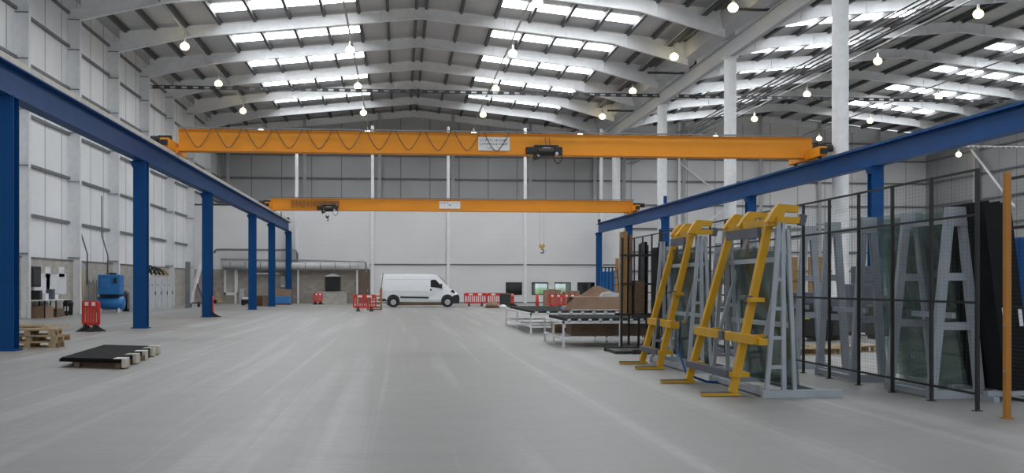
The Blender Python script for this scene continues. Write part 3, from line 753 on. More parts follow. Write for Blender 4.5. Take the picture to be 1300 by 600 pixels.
q = fl(24, 412); t = tag(MB().box((0, 0, .8), (.06, 1.1, 1.6), Matrix.Rotation(math.radians(-8), 3, 'Y')).build('plywood_sheet', M['ply']), 'plywood sheet leaning by the nearest wall column', 'board'); t.location = (at_y(24, 412, q.y).x - .6, q.y + 1, .01)

# blue compressor
q = fl(141, 396.5)
t = thing('air_compressor', 'bright blue air compressor with a tank below its cabinet', 'compressor', (q.x, q.y, 0))
MB().box((0, 0, 1.62), (1.25, 1.0, 1.15)).build('cabinet', M['machine_blue'], t, bevel=.05)
MB().tube([(-.78, 0, .55), (-.7, 0, .55), (.7, 0, .55), (.78, 0, .55)], [.2, .38, .38, .2], 22).build('tank', M['machine_blue'], t, smooth=True)
MB().box((0, 0, .98), (1.1, .7, .12)).build('frame', M['black'], t)
MB().box((-.2, -.51, 1.75), (.5, .03, .5)).build('door_panel', M['tarp_blue'], t)
MB().box((.35, -.52, 1.85), (.2, .04, .3)).build('control_panel', M['black'], t)
for x in (-.5, .5): MB().bx(x - .05, x + .05, -.35, .35, 0, .25).build('foot', M['white_plastic'], t)
MB().cyl((.1, 0, 2.25), .2, .1, 'z', 16).build('fan_cowl', M['black'], t)
q = fl(163, 395)
t = thing('gas_trolley', 'grey trolley of pipework standing right of the blue compressor', 'trolley', (q.x - .3, q.y + .8, 0))
for x in (-.35, -.05, .25): MB().tube([(x, 0, .12), (x, 0, 1.1), (x, 0, 1.25)], [.13, .13, .05], 12).build('cylinder', M['slate'], t, smooth=True)
MB().bx(-.55, .45, -.25, .25, .0, .12).build('deck', M['dark_steel'], t); MB().tube([(-.5, .2, .1), (-.5, .2, 1.5), (.4, .2, 1.5), (.4, .2, .1)], .03, 8).build('handle', M['conduit'], t)
q = fl(119, 398)
t = thing('pipe_manifold', 'frame of thin grey pipes between doorway and blue compressor', 'pipework', (XW + .4, at_x(118, XW + .4), 0))
for k in range(5): MB().tube([(0, -.8 + k * .4, 0), (0, -.8 + k * .4, 1.9 - .12 * (k % 2))], .03, 6).build('pipe', M['pipe'], t)
MB().tube([(0, -.9, 1.5), (0, .9, 1.5)], .03, 6).tube([(0, -.9, .6), (0, .9, .6)], .03, 6).build('cross_pipe', M['pipe'], t)
for k, px in enumerate((104, 131)):
    Y = at_x(px, XW + .1)
    pipe_run('wall_conduit', [(XL + .3, Y, 7.0), (XL + .3, Y, 4.6), (XL + .35, Y + 1.2, 3.4), (XL + .35, Y + 1.2, 1.6)], .045, M['pipe'], ['thin grey cable drop above the doorway on the left wall', 'thin grey cable drop above the blue compressor'][k], 'conduit')
# grey cabinet with hoses
q0, q1 = fl(190, 395.5), fl(220, 392.6)
dv = q1 - q0; W = dv.length; rz = math.atan2(dv.y, dv.x); nv = Vector((-dv.y, dv.x, 0)).normalized(); mid = (q0 + q1) / 2 + nv * .62
t = thing('control_cabinet', 'large pale grey control cabinet behind the second blue column', 'cabinet', (mid.x, mid.y, 0), rz)
for k in range(4):
    x = -W / 2 + W * (k + .5) / 4
    MB().box((x, 0, 1.05), (W / 4 - .03, 1.15, 2.1)).build('cabinet_body', M['cabinet'], t, bevel=.02)
    MB().box((x, -.585, 1.08), (W / 4 - .12, .03, 1.9)).build('door', M['cabinet'], t, bevel=.01)
    MB().box((x + W / 10, -.62, 1.1), (.06, .04, .22)).build('handle', M['black'], t)
    MB().box((x - .1, -.605, 1.6), (.16, .01, .1)).build('sticker', M['slate'], t)
for k in range(5):
    c_ = q0 + dv * (.02 + .17 * k) + nv * .4
    pts = [(c_.x + .55 * (u - .3), c_.y + .5 * u, 2.2 + (.62 - .07 * k) * math.sin(math.pi * (.12 + .86 * u))) for u in [j / 12 for j in range(13)]]
    pts = [(px_, py_, max(z_, 2.164)) for px_, py_, z_ in pts]
    tag(MB().tube(pts, .065, 10).build('hose', M['black'] if k < 4 else M['wood_tan'], smooth=True), ('black' if k < 4 else 'tan') + ' hose lying over the top of the grey control cabinet, %s from the left' % ['first', 'second', 'third', 'fourth', 'fifth'][k], 'hose', 'hoses on the control cabinet')
q = fl(238.5, 391); 
tag(MB().bx(-.14, .14, -.14, .14, .03, 4.4 - 1.2).bx(-.2, .2, -.2, .2, 0, .03).build('guard_post', M['galv'], loc=None), 'tall grey steel post right of the control cabinet', 'post').location = (q.x, q.y, 0)
# leaning white pole hoist
q = fl(251, 389.5)
t = thing('mobile_jib', 'white leaning lifting pole on a two-legged wheeled base left of the third blue column', 'lifting pole', (q.x, q.y, 0))
MB().tube([(-.12, 0, 1.75), (.75, .1, 5.6)], .16, 12).build('pole', M['white_plastic'], t)
MB().bar((-.1, 0, 1.8), (-.5, -.1, .25), .12, .14).build('leg', M['white_plastic'], t); MB().bar((-.1, 0, 1.8), (.5, .1, .25), .1, .12).build('leg', M['slate'], t)
for x in (-.52, .08, .5): MB().cyl((x, 0, .2), .2, .14, 'x', 16).build('wheel', M['black'], t)
MB().bar((-.6, 0, .3), (.6, 0, .3), .1, .1).build('axle', M['slate'], t)
q = fl(281, 385)
t = thing('hand_truck', 'small dark and cream hand truck before the blockwork recess', 'hand truck', (q.x, q.y, 0))
MB().bar((-.45, 0, .2), (-.75, .2, 1.55), .18, .5).build('frame', M['wood_dark'], t); MB().prism([(-.4, -.2, .1), (.2, -.2, .1), (-.1, -.2, .8), (-.5, -.2, 1.3)], (0, .4, 0)).build('sack', M['ply'], t)
for y in (-.25, .25): MB().cyl((-.5, y, .17), .17, .08, 'y', 16).build('wheel', M['black'], t)
q = fl(292, 384.8)
t = thing('timber_offcuts', 'low heap of brown timber under the white-framed opening', 'timber', (q.x, q.y - .3, 0))
for k in range(4): MB().box((.1 * k - .2, 0, .06 + .09 * k), (1.5 - .25 * k, .25, .09), Matrix.Rotation(.15 * (k - 1.5), 3, 'Z')).build('plank', M['wood_dark'], t)
for k, (px, lab) in enumerate(((307, 'pale grey upright panel at the recess, left of the fourth blue column'),)):
    q = fl(px, 385.6); tag(MB().box((0, 0, .62), (.35, .2, 1.24)).box((.0, 0, 1.28), (.5, .22, .06)).build('radiator_panel', M['cabinet']), lab, 'panel').location = (q.x, q.y, 0)
q = fl(311.5, 387.5)
t = thing('floor_scrubber', 'small black and white wheeled machine left of the fourth blue column', 'floor machine', (q.x, q.y, 0))
MB().box((0, 0, .3), (.6, .5, .35)).build('body', M['black'], t, bevel=.06); MB().box((0, 0, .55), (.45, .4, .2)).build('cover', M['white_plastic'], t, bevel=.04); MB().cyl((-.15, 0, .13), .13, .5, 'y', 14).build('wheel', M['black'], t)
def carton(loc, s, m, label, rot=0.0, flaps=True, cat='box'):
    t = thing('cardboard_box', label, cat, loc, rot)
    MB().box((0, 0, s[2] / 2), s).build('carton_body', M[m], t, bevel=.008)
    MB().box((0, 0, s[2] + .004), (s[0] * .98, .06, .008)).build('tape', M['ply'], t)
    return t
q = fl(331, 388); carton((q.x, q.y, 0), (1.0, .8, .78), 'card_dark', 'dark brown carton between the fourth and fifth blue columns, left one of two')
q = fl(338.5, 388.3); carton((q.x, q.y - .1, 0), (.5, .7, .7), 'card', 'brown carton touching the fifth blue column, right one of two')
q = fl(361, 386.5)
t = thing('pallet_box', 'blue-wrapped crate before the farthest blue column', 'crate', (q.x, q.y - 1.0, 0))
MB().box((0, 0, .06), (1.25, 1.0, .12)).build('pallet', M['wood_dark'], t); MB().box((0, 0, .4), (1.2, .95, .56)).build('wrapped_body', M['tarp_blue'], t, bevel=.04)
carton((q.x + .05, q.y - 1.0, .69), (1.15, .7, .55), 'card', 'flat brown carton lying on the blue-wrapped crate')

# ------------------------------------------------------------------ barriers
def barrier(loc, rot, label, W=1.9, H=1.0, group='red plastic barriers', slats=True):
    t = thing('safety_barrier', label, 'barrier', loc, rot, group)
    z0, z1 = .2, H; r = .14
    def rr(x0, x1, za, zb, rad, y, n=5):
        pts = []
        for (cx, cz, a0) in ((x1 - rad, za + rad, -90), (x1 - rad, zb - rad, 0), (x0 + rad, zb - rad, 90), (x0 + rad, za + rad, 180)):
            for k in range(n + 1):
                a_ = math.radians(a0 + 90 * k / n); pts.append((cx + rad * math.cos(a_), y, cz + rad * math.sin(a_)))
        return pts
    o = rr(-W / 2, W / 2, z0, z1, r, -.035); i = rr(-W / 2 + .09, W / 2 - .09, z0 + .12, z1 - .22, r * .5, -.035)
    rings = [o, i, [(x, .035, z) for x, y, z in i], [(x, .035, z) for x, y, z in o], o]
    MB().loft(rings, cap=False).build('frame', M['red'], t)
    n = max(4, int(W / .16))
    for k in range(1, n):
        x = -W / 2 + .09 + (W - .18) * k / n
        MB().bx(x - .034, x + .034, -.022, .022, z0 + .1, z1 - .2).build('slat', M['red'], t)
    for x in (-W * .2, W * .2): MB().box((x, -.04, z1 - .11), (.3 if W > 1.4 else .17, .012, .13)).build('reflector', M['reflect'], t)
    for x in (-W * .28, W * .28): MB().prism([(x - .06, -.42, 0), (x - .06, -.1, .16), (x - .06, -.03, .27), (x - .06, .03, .27), (x - .06, .1, .16), (x - .06, .42, 0)], (.12, 0, 0)).build('foot', M['black'], t)
    return t
q = fl(115.5, 420.5); barrier((q.x, q.y, 0), math.radians(-34), 'red plastic barrier with two white reflectors standing alone at the left', .84, 1.06)
q = fl(267.5, 402.5); barrier((q.x, q.y + .6, 0), math.radians(101), 'red barrier seen edge-on behind the third blue column', 1.0, 1.05)
q = fl(404, 386.2); barrier((q.x, q.y - .2, 0), math.radians(35), 'small red barrier with white reflectors before the low block wall', .85, .95)
q = fl(463, 395); barrier((q.x, q.y, 0), math.radians(-10), 'red barrier standing left of the white van', 1.45, 1.02)
q = fl(603.5, 388.3); barrier((q.x, q.y, 0), math.radians(4), 'slatted red barrier right of the van nose', 1.75, 1.0)
q = fl(632, 388.3); barrier((q.x, q.y, 0), math.radians(-6), 'slatted red barrier partly hidden by a dark green tub', 1.7, 1.0)
q = fl(667, 388.0); barrier((fl(648, 388).x + .1, q.y - .1, 0), math.radians(70), 'red barrier turned edge-on beside the dark green tub', 1.0, .95)
q = fl(640, 389.5)
t = thing('storage_tub', 'dark green tub standing before the slatted red barrier', 'tub', (q.x, q.y - .7, 0))
MB().box((0, 0, .48), (.72, .6, .9), None, 1.06).build('tub_body', M['green_bin'], t, bevel=.03); MB().box((0, 0, .96), (.84, .7, .07)).build('lid', M['wood_dark'], t, bevel=.02)
q = fl(624, 390.2)
t = thing('sand_bag', 'pile of brown sacking on a low board before the barriers', 'sacks', (q.x, q.y - .6, 0))
MB().box((0, 0, .05), (1.0, .5, .1)).build('board', M['wood_dark'], t); MB().lathe((0, 0, .1), [(.42, 0), (.45, .12), (.3, .3), (.1, .36)], 14).build('sack', M['card'], t, smooth=True)
q = fl(636.5, 390)
tag(MB().lathe((0, 0, 0), [(.3, 0), (.28, .12), (.15, .2), (.03, .24)], 12).build('plastic_bundle', M['paper'], smooth=True), 'crumpled white plastic bundle on the floor by the green tub', 'bundle').location = (q.x, q.y - 1.1, 0)
q = fl(682, 390)
t = thing('traffic_post', 'slim red traffic post standing under the window with daylight', 'traffic post', (q.x, q.y, 0))
MB().lathe((0, 0, 0), [(.12, .05), (.11, .5), (.09, .93), (.05, .98)], 16).build('post', M['red'], t, smooth=True); MB().bx(-.22, .22, -.22, .22, 0, .06).build('base', M['black'], t)

# pallets of cartons behind red barriers, right of the windows
def load(px0, px1, Yb, label, h):
    q0, q1 = fl(px0, Yb), fl(px1, Yb)
    t = thing('pallet_load', label, 'pallet load', ((q0.x + q1.x) / 2, q0.y + .7, 0)); W = q1.x - q0.x
    for y in (-.5, 0, .5): MB().bx(-W / 2, W / 2, y - .05, y + .05, 0, .1).build('bearer', M['wood_dark'], t)
    MB().bx(-W / 2, W / 2, -.55, .55, .1, .14).build('deck', M['wood'], t)
    for k in range(3):
        x = -W / 2 + W * (k + .5) / 3; hh = h - random.uniform(0, .12)
        MB().bx(x - W / 6 + .01, x + W / 6 - .01, -.5, .5, .14, hh).build('wrapped_carton', M['card'], t, bevel=.03)
load(692, 713, 390, 'left pallet of brown cartons below the daylight windows', 1.36); load(717, 737, 390, 'right pallet of brown cartons below the windows', 1.22)
q = fl(704, 391.5); barrier((q.x, q.y - .4, 0), math.radians(3), 'red barrier before the left pallet of cartons', 1.05, .98)
q = fl(722, 391.5); barrier((q.x, q.y - .4, 0), math.radians(-4), 'red barrier before the right pallet of cartons', 1.0, .98)

# ------------------------------------------------------------------ van
q = fl(533, 389.6)
VL, VH, VW = 5.65, 2.40, .98
van = thing('delivery_van', 'white high-roof delivery van parked side-on before the partition', 'van', (q.x, q.y + .95, 0))
x0 = -VL / 2
prof = [(0.0, .50, 2.26, .90, .80), (.06, .42, 2.36, .95, .83), (.4, .38, 2.39, .97, .84), (3.55, .36, 2.40, .98, .84), (3.9, .36, 2.36, .98, .83), (4.12, .36, 2.27, .98, .81), (4.45, .36, 1.98, .97, .77), (4.8, .34, 1.62, .96, .76),
        (5.0, .33, 1.40, .95, .78), (5.25, .30, 1.27, .93, .80), (5.45, .28, 1.12, .89, .78), (5.58, .30, .95, .83, .74), (5.65, .36, .72, .74, .66)]
def vring(x, zb, zt2, wb, wt):
    zm = min(1.25, zb + .6 * (zt2 - zb)); H = zt2
    pts = [(-wb * .92, zb), (wb * .92, zb), (wb, zb + .12), (wb, zm), (wt + .03, H - .16), (wt - .06, H - .03), (wt * .5, H), (-wt * .5, H), (-wt + .06, H - .03), (-wt - .03, H - .16), (-wb, zm), (-wb, zb + .12)]
    return [(x0 + x, y, z) for y, z in pts]
body = MB().loft([vring(*s) for s in prof]).build('body_shell', M['van'], van, smooth=True)
for p in body.data.polygons: p.use_smooth = True
body.modifiers.new('edge', 'EDGE_SPLIT').split_angle = math.radians(38)
def yside(z):
    zm = 1.25
    return VW if z < zm else VW + (0.84 + .03 - VW) * (z - zm) / (2.24 - zm)
def side_poly(name, pts, m, parent, th=.015, sgn=-1):
    return MB().prism([(x0 + x, sgn * (yside(z) + .004), z) for x, z in pts], (0, sgn * th, 0)).build(name, m, parent)
for sgn in (-1, 1):
    dr = side_poly('cab_door', [(3.52, .55), (4.42, .55), (4.50, 1.2), (4.42, 1.52), (3.96, 2.06), (3.52, 2.06)], M['van'], van, .006, sgn)
    side_poly('side_window', [(3.60, 1.45), (4.42, 1.36), (4.36, 1.55), (3.98, 1.98), (3.68, 1.98), (3.60, 1.9)], M['van_glass'], dr, .022, sgn)
    side_poly('door_handle', [(3.56, 1.18), (3.68, 1.18), (3.68, 1.32), (3.56, 1.32)], M['van_trim'], dr, .04, sgn)
    side_poly('rubbing_strip', [(1.42, .66), (3.45, .62), (3.45, .74), (1.42, .78)], M['van_trim'], van, .03, sgn)
    side_poly('side_groove', [(.25, 1.98), (3.45, 1.98), (3.45, 2.0), (.25, 2.0)], M['cabinet'], van, .006, sgn)
    side_poly('side_groove', [(.25, 1.12), (3.45, 1.12), (3.45, 1.145), (.25, 1.145)], M['cabinet'], van, .006, sgn)
    MB().box((x0 + 4.36, sgn * 1.12, 1.52), (.14, .22, .34)).bar((x0 + 4.36, sgn * .94, 1.45), (x0 + 4.36, sgn * 1.06, 1.45), .06, .06).build('wing_mirror', M['van_trim'], van, bevel=.0)
    MB().prism([(x0 + 5.02, sgn * .935, 1.12), (x0 + 5.36, sgn * .90, .98), (x0 + 5.36, sgn * .90, 1.10), (x0 + 5.2, sgn * .92, 1.26)], (0, sgn * .02, 0)).build('headlamp', M['window_glass'], van)
    for xw, nm in ((.92, 'rear'), (4.82, 'front')):
        MB().cyl((x0 + xw, sgn * .925, .46), .46, .14, 'y', 28).build('wheel_arch', M['van_trim'], van)
        w = MB().cyl((x0 + xw, sgn * .93, .35), .35, .24, 'y', 28).build('tyre', M['tyre'], van)
        MB().lathe((0, 0, 0), [(.21, 0), (.2, .03), (.12, .05), (.1, .02), (.02, .02)], 20).build('wheel_rim', M['rim'], w)
        rim = w.children[0]; rim.rotation_euler = (math.pi / 2 if sgn < 0 else -math.pi / 2, 0, 0); rim.location = (x0 + xw, sgn * 1.05, .35)
MB().loft([[(x0 + x, y * w, z) for y, z in ((-1, .26), (1, .26), (1, h), (-1, h))] for x, w, h in ((5.0, .955, .62), (5.3, .94, .86), (5.52, .88, .92), (5.64, .80, .88), (5.70, .70, .72))]).build('front_bumper', M['van_trim'], van, bevel=.02)
MB().bx(x0 - .12, x0 + .7, -.97, .97, .42, .62).build('rear_bumper', M['van_trim'], van, bevel=.03)
MB().prism([(x0 - .02, -.92, .6), (x0 - .02, .92, .6), (x0 - .02, .83, 2.28), (x0 - .02, -.83, 2.28)], (.03, 0, 0)).build('rear_door', M['van'], van)
MB().loft([[(x0 + x + .03, s * w, z + .012) for s, w in ((-1, w1), (1, w1))] + [(x0 + x + .04, s * w1, z + .03) for s in (1, -1)] for x, z, w1 in ((4.15, 2.24, .70), (4.45, 1.98, .72), (4.78, 1.63, .72))]).build('windscreen', M['van_glass'], van)
MB().bx(x0 - .06, x0 - .01, -.99, -.9, .62, 1.3).build('tail_lamp', M['red_ink'], van)
# pole and upright rack behind the barrier, timber beyond the van
q = fl(478, 393)
t = thing('timber_rack', 'small upright brown timber rack between red barrier and van', 'rack', (q.x, q.y, 0))
for k in range(4): MB().bx(-.62, .3, -.03, .03, .12 + k * .24, .2 + k * .24).build('slat', M['wood_dark'], t)
MB().bx(.24, .36, -.06, .06, 0, 1.45).build('post', M['wood_tan'], t); MB().bar((.3, 0, 1.45), (.42, 0, 2.35), .05, .05).build('pole', M['slate'], t)
MB().bx(-.6, -.5, -.05, .05, 0, 1.0).build('post', M['wood_dark'], t); MB().bx(-.62, .36, -.3, .3, 0, .06).build('foot', M['wood_dark'], t)
q = fl(533, 387.2)
t = thing('timber_stack', 'low stack of brown timber lying on the floor beyond the van', 'timber', (q.x, q.y + .6, 0))
for k in range(3): MB().bx(-2.6 + .2 * k, 2.2 + .1 * k, -.3 + .1 * k, .3, .0 + .11 * k, .1 + .11 * k).build('plank', M['wood_dark'], t)

# ------------------------------------------------------------------ left foreground: pallets and black sheets
def pallet(loc, rot, label, L=1.25, W=1.05, m='wood'):
    t = thing('wooden_pallet', label, 'pallet', loc, rot, 'pallets by the nearest blue column')
    for y in (-W / 2 + .05, 0, W / 2 - .05):
        MB().bx(-L / 2, L / 2, y - .05, y + .05, 0, .022).build('bottom_board', M[m], t)
        for x in (-L / 2 + .08, 0, L / 2 - .08): MB().bx(x - .075, x + .075, y - .05, y + .05, .022, .11).build('block', M[m], t)
    for x in (-L / 2 + .08, 0, L / 2 - .08): MB().bx(x - .06, x + .06, -W / 2, W / 2, .11, .132).build('stringer', M[m], t)
    for k in range(6):
        y = -W / 2 + .06 + (W - .12) * k / 5
        MB().bx(-L / 2, L / 2, y - .055, y + .055, .132, .154).build('deck_board', M[m], t)
    return t
q = fl(75, 442); px_, py_ = q.x - .85, q.y + .62
pallet((px_, py_, 0), .06, 'bottom wooden pallet beside the nearest blue column', 1.35)
pallet((px_ + .08, py_ + .05, .156), -.05, 'middle wooden pallet of the pile beside the nearest blue column', 1.4)
pallet((px_ - .02, py_ + .02, .312), .1, 'upper wooden pallet of the pile beside the nearest blue column', 1.3)
for k, (dx, dy, dz, rz, L, lab) in enumerate(((.05, -.25, .0, .1, 1.25, 'broad pine board lying flat on the pallet pile, at its front'), (-.1, .15, .03, -.25, 1.2, 'pine board lying askew across the pallet pile'), (.1, .35, .06, .05, 1.4, 'long thin pine board at the back of the pallet pile'), (-.15, -.1, .09, .4, .9, 'short pine board turned on top of the pallet pile'))):
    b_ = MB().box((0, 0, .016), (L, .3 if k != 2 else .14, .028), Matrix.Rotation(rz, 3, 'Z')).build('loose_board', M['ply' if k != 3 else 'wood']); b_.location = (px_ + dx, py_ + dy, .468 + dz * .98)
    tag(b_, lab, 'board', 'loose boards on the pallet pile')
# black sheets on timber bearers
A0, A1, A2, A3 = fl(76, 453.5, .19), fl(153, 455.5, .19), fl(197, 439, .19), fl(131, 437.2, .19)
base = thing('timber_skid', 'dark timber skid under the stack of black sheets', 'skid', ((A0.x + A2.x) / 2, (A0.y + A2.y) / 2, 0))
c0 = Vector(((A0.x + A2.x) / 2, (A0.y + A2.y) / 2, 0))
def lerp(a_, b_, u): return a_ + (b_ - a_) * u
for u in (.06, .5, .94):
    p, q = lerp(A0, A3, u), lerp(A1, A2, u); p = lerp(p, q, .24)
    q = lerp(p, q, 1.04)
    p.z = q.z = .055; MB().bar(p - c0, q - c0, .24, .112).build('bearer', M['wood_dark'], base)
for u in (.28, .96):
    p, q = lerp(A0, A1, u), lerp(A3, A2, u); p.z = q.z = .055
    MB().bar(p - c0, q - c0, .1, .108).build('runner', M['wood_dark'], base)
for k in range(4):
    z = .114 + k * .02; j = (random.uniform(-.03, .03), random.uniform(-.05, .05))
    pts = [(p.x - c0.x + j[0], p.y - c0.y + j[1], 0) for p in (A0, A1, A2, A3)]
    o = MB().prism(pts, (0, 0, .018)).build('black_sheet', M['black_sheet']); o.location = (c0.x, c0.y, z)
    tag(o, 'flat black sheet on the floor skid, %s of its stack' % ['lowest', 'second from the bottom', 'third from the bottom', 'topmost'][k], 'sheet', 'black sheets on the skid')
for k, u in enumerate((.02, .3, .55, .8, .97)):
    p = lerp(A1, A2, u); 
    t = thing('edge_protector', 'pale foam edge wrap on the right side of the black sheets, %s' % ['nearest', 'second', 'middle', 'fourth', 'farthest'][k], 'edge protector', (p.x + .05, p.y, .0), 0, 'foam wraps on the black sheets')
    s_ = (.3, .34, .26, .3, .28)[k]
    MB().bx(-.015, .07, -s_ / 2, s_ / 2, .02, .205).build('side_wrap', M['foam'], t, bevel=.02); MB().bx(-.16, .07, -s_ / 2, s_ / 2, .196, .21).build('top_flap', M['foam'] if k % 2 else M['reflect'], t)

# ------------------------------------------------------------------ roller tables
def roller_table(p0, W, Lh, label, n):
    t = thing('roller_table', label, 'table', (p0.x, p0.y, 0))
    H = .68
    MB().bx(0, .06, 0, Lh, H - .07, H).bx(W - .06, W, 0, Lh, H - .07, H).bx(0, W, 0, .06, H - .07, H).bx(0, W, Lh - .06, Lh, H - .07, H).build('top_frame', M['white_plastic'], t)
    nl_ = 3
    for k in range(nl_):
        y = .03 + (Lh - .06) * k / (nl_ - 1)
        for x in (.03, W / 2, W - .03):
            l = MB().bx(x - .024, x + .024, y - .024, y + .024, .09, H - .07).build('leg', M['white_plastic'], t)
            MB().bx(x - .03, x + .03, y - .03, y + .03, 0, .09).build('foot', M['white_plastic'], l)
    MB().bx(.02, .05, 0, Lh, .2, .25).bx(W - .05, W - .02, 0, Lh, .2, .25).bx(0, W, .02, .05, .2, .25).bx(0, W, Lh - .05, Lh - .02, .2, .25).bx(0, W, Lh * .5 - .02, Lh * .5 + .02, .2, .25).build('lower_rail', M['white_plastic'], t)
    for k in range(n):
        x = .12 + (W - .3) * (k + .5) / n
        b_ = MB().bx(x - W / n * .36, x + W / n * .36, .06, Lh - .04, H - .02, H + .07).build('rubber_slat', M['roller'], t)
        MB().bx(x - W / n * .36, x - W / n * .12, .0, .06, H - .03, H + .05).build('slat_end', M['white_plastic'], b_)
    return t
T1 = fl(714, 441); TW1, TL1 = 3.0, 3.7
roller_table(T1, TW1, TL1, 'nearer low white table with a dark slatted top', 10)
T2 = fl(673, 423.5); TW2, TL2 = 3.75, 8.6
roller_table(T2, TW2, TL2, 'farther long low white table with a dark slatted top', 9)
# carton under near table, big cartons on the far table
q = fl(736, 431.5)
carton((T1.x + 1.62, T1.y + 1.75, .255), (2.4, .9, .34), 'card', 'long brown carton lying on the lower rails of the nearer white table')
t = thing('wood_block', 'short tan timber block on the lower rails of the nearer white table', 'block', (T1.x + .27, T1.y + 2.9, .253)); MB().box((0, 0, .12), (.25, .5, .24)).build('block_body', M['wood_tan'], t); MB().box((0, -.26, .1), (.2, .02, .12)).build('end_cut', M['wood_dark'], t)
bq = fl(725, 395, .71); bq2 = fl(795, 395, .71)
W = bq2.x - bq.x; 
t = thing('open_carton', 'big brown open carton lying on the farther white table', 'box', (bq.x, bq.y + .02, .71))
MB().prism([(0, 0, 0), (W, 0, 0), (W, .1, .47), (0.12, .1, .47)], (0, .04, 0)).build('front_panel', M['card'], t)
MB().prism([(0.12, .1, .45), (W, .1, .45), (W, 1.3, .47), (.12, 1.3, .47)], (0, 0, .03)).build('top_panel', M['card'], t)
MB().bx(0, W, 0, 1.3, 0, .02).build('bottom_panel', M['card_dark'], t)
MB().bx(0.05, W, 1.28, 1.3, 0, .46).build('back_panel', M['card'], t)
MB().prism([(0, .02, 0), (.12, .1, .46), (-.3, .3, .02)], (.01, .02, .0)).build('side_flap', M['card'], t)
MB().prism([(0.4, .9, .48), (1.9, .9, .48), (1.5, 1.0, .72), (1.15, 1.0, .86), (.95, 1.0, .84)], (0, .05, 0)).build('raised_flap', M['card'], t)
MB().bx(0, W, -.04, 0, 0, .06).build('bottom_edge', M['white_plastic'], t)
t = thing('plastic_sheet', 'loose heap of clear and blue plastic on the far table behind the open carton', 'plastic sheet', (bq.x + .2, bq.y + 3.0, .71))
MB().prism([(-.1, 0, 0), (.9, 0, 0), (1.0, 0, .16), (.4, 0, .2), (.1, 0, .12)], (0, .6, 0)).build('blue_film', M['tarp_blue'], t); MB().prism([(.1, -.05, .12), (.9, -.05, .16), (1.0, -.05, .27), (.4, -.05, .26)], (0, .5, 0)).build('clear_film', M['paper'], t)
t = tag(MB().prism([(0, 0, 0), (.55, 0, 0), (.75, 0, .1), (.35, 0, .18), (.1, 0, .12)], (0, .5, 0)).build('crumpled_paper', M['cabinet']), 'crumpled grey wrapping on top of the open carton, right end', 'wrapping'); t.location = (bq.x + W - .75, bq.y + .4, 1.195)

# blue cage and neighbours near the far right column
q0 = fl(764, 388); yq = 79.0
X0, X1 = at_y(764, 0, yq).x, at_y(782, 0, yq).x; zt_ = zat(339, X0, yq)
t = thing('blue_stillage', 'tall blue slatted stillage right of the last blue column', 'stillage', (X0, yq, 0)); W = X1 - X0
for k in range(5): MB().bx(W * k / 4 - .05, W * k / 4 + .05, -.05, .05, .1, zt_).build('upright', M['blue'], t)
for z in (.1, 1.0, zt_ - .06): MB().bx(0, W, -.04, .04, z, z + .08).build('rail', M['blue'], t)
MB().bx(0, W, .4, .44, .1, zt_ - .3).build('back_panel', M['machine_blue'], t); MB().bx(-.05, W + .05, -.1, .9, 0, .1).build('base', M['blue'], t)
MB().bx(W - .02, W + .55, -.05, .0, zt_ - .1, zt_ - .02).bx(-.06, W + .03, -.06, -.02, zt_ - .06, zt_ + .02).build('top_bar', M['fence'], t)
X0 = at_y(777, 0, 62).x; 
t = thing('steel_ladder', 'dark thin ladder standing before the blue stillage', 'ladder', (X0, 62, 0))
for x in (0, .5): MB().bar((x, 0, 0), (x * .6 + .1, .5, zat(341, X0, 62)), .06, .06).build('stile', M['dark_steel'], t)
for k in range(6): MB().bar((.03 + .015 * k, .07 + .08 * k, .4 + .4 * k), (.47 - .025 * k, .07 + .08 * k, .4 + .4 * k), .04, .04).build('rung', M['dark_steel'], t)
X0 = at_y(783.5, 0, 70).x
tag(MB().bx(-.1, .1, -.06, .06, 0, zat(328, X0, 70)).build('timber_plank', M['wood_tan']), 'tan plank standing upright behind the dark ladder', 'plank').location = (X0, 70, 0)

# ------------------------------------------------------------------ dark steel stillage with boards
q = fl(767, 445)
t = thing('steel_stillage', 'dark steel stillage with long feet standing left of the yellow frames', 'stillage', (q.x, q.y, 0))
for k, (y, xa, xb) in enumerate(((0, 0, 1.5), (-1.35, .42, 1.9))):
    MB().bx(xa, xb, y - .06, y + .06, 0, .1).build('foot', M['dark_steel'], t)
for (x, y, h) in ((.42, 0, 2.75), (.85, 0, 2.6), (1.05, -1.3, 2.9), (1.45, -1.3, 2.5), (.75, .7, 2.85), (1.2, .7, 2.6)):
    MB().bar((x, y, .1), (x + .03, y, h), .05, .06).build('upright', M['dark_steel'], t)
for z in (.85, 1.6, 2.3): MB().bx(.4, 1.5, -.02, .03, z, z + .05).build('cross_rail', M['dark_steel'], t)
MB().bx(.7, .75, -1.3, .7, .84, .9).bx(1.2, 1.25, -1.3, .7, .84, .9).bx(.4, 1.5, -1.32, -1.28, .84, .9).bx(.4, 1.5, .68, .72, .84, .9).bx(0.02, 1.9, -1.3, .0, .02, .07).build('shelf', M['dark_steel'], t)
for k, (dx, dy, w, h, m, lab) in enumerate(((.52, .25, .1, 2.0, 'wood_tan', 'tall tan board leaning in the dark stillage, leftmost'), (.66, .3, .08, 1.92, 'wood_dark', 'tall dark brown board beside the tan one in the stillage'), (.86, .1, .22, .8, 'wood_dark', 'short dark brown board low in the stillage'), (1.04, .3, .06, 1.75, 'glass_dark', 'black panel standing in the dark stillage, right of the boards'))):
    b_ = tag(MB().box((0, 0, h / 2), (w, .5, h), Matrix.Rotation(math.radians(.6), 3, 'Y')).build('leaning_board', M[m]), lab, 'board'); b_.location = (q.x + dx, q.y + dy, .905)
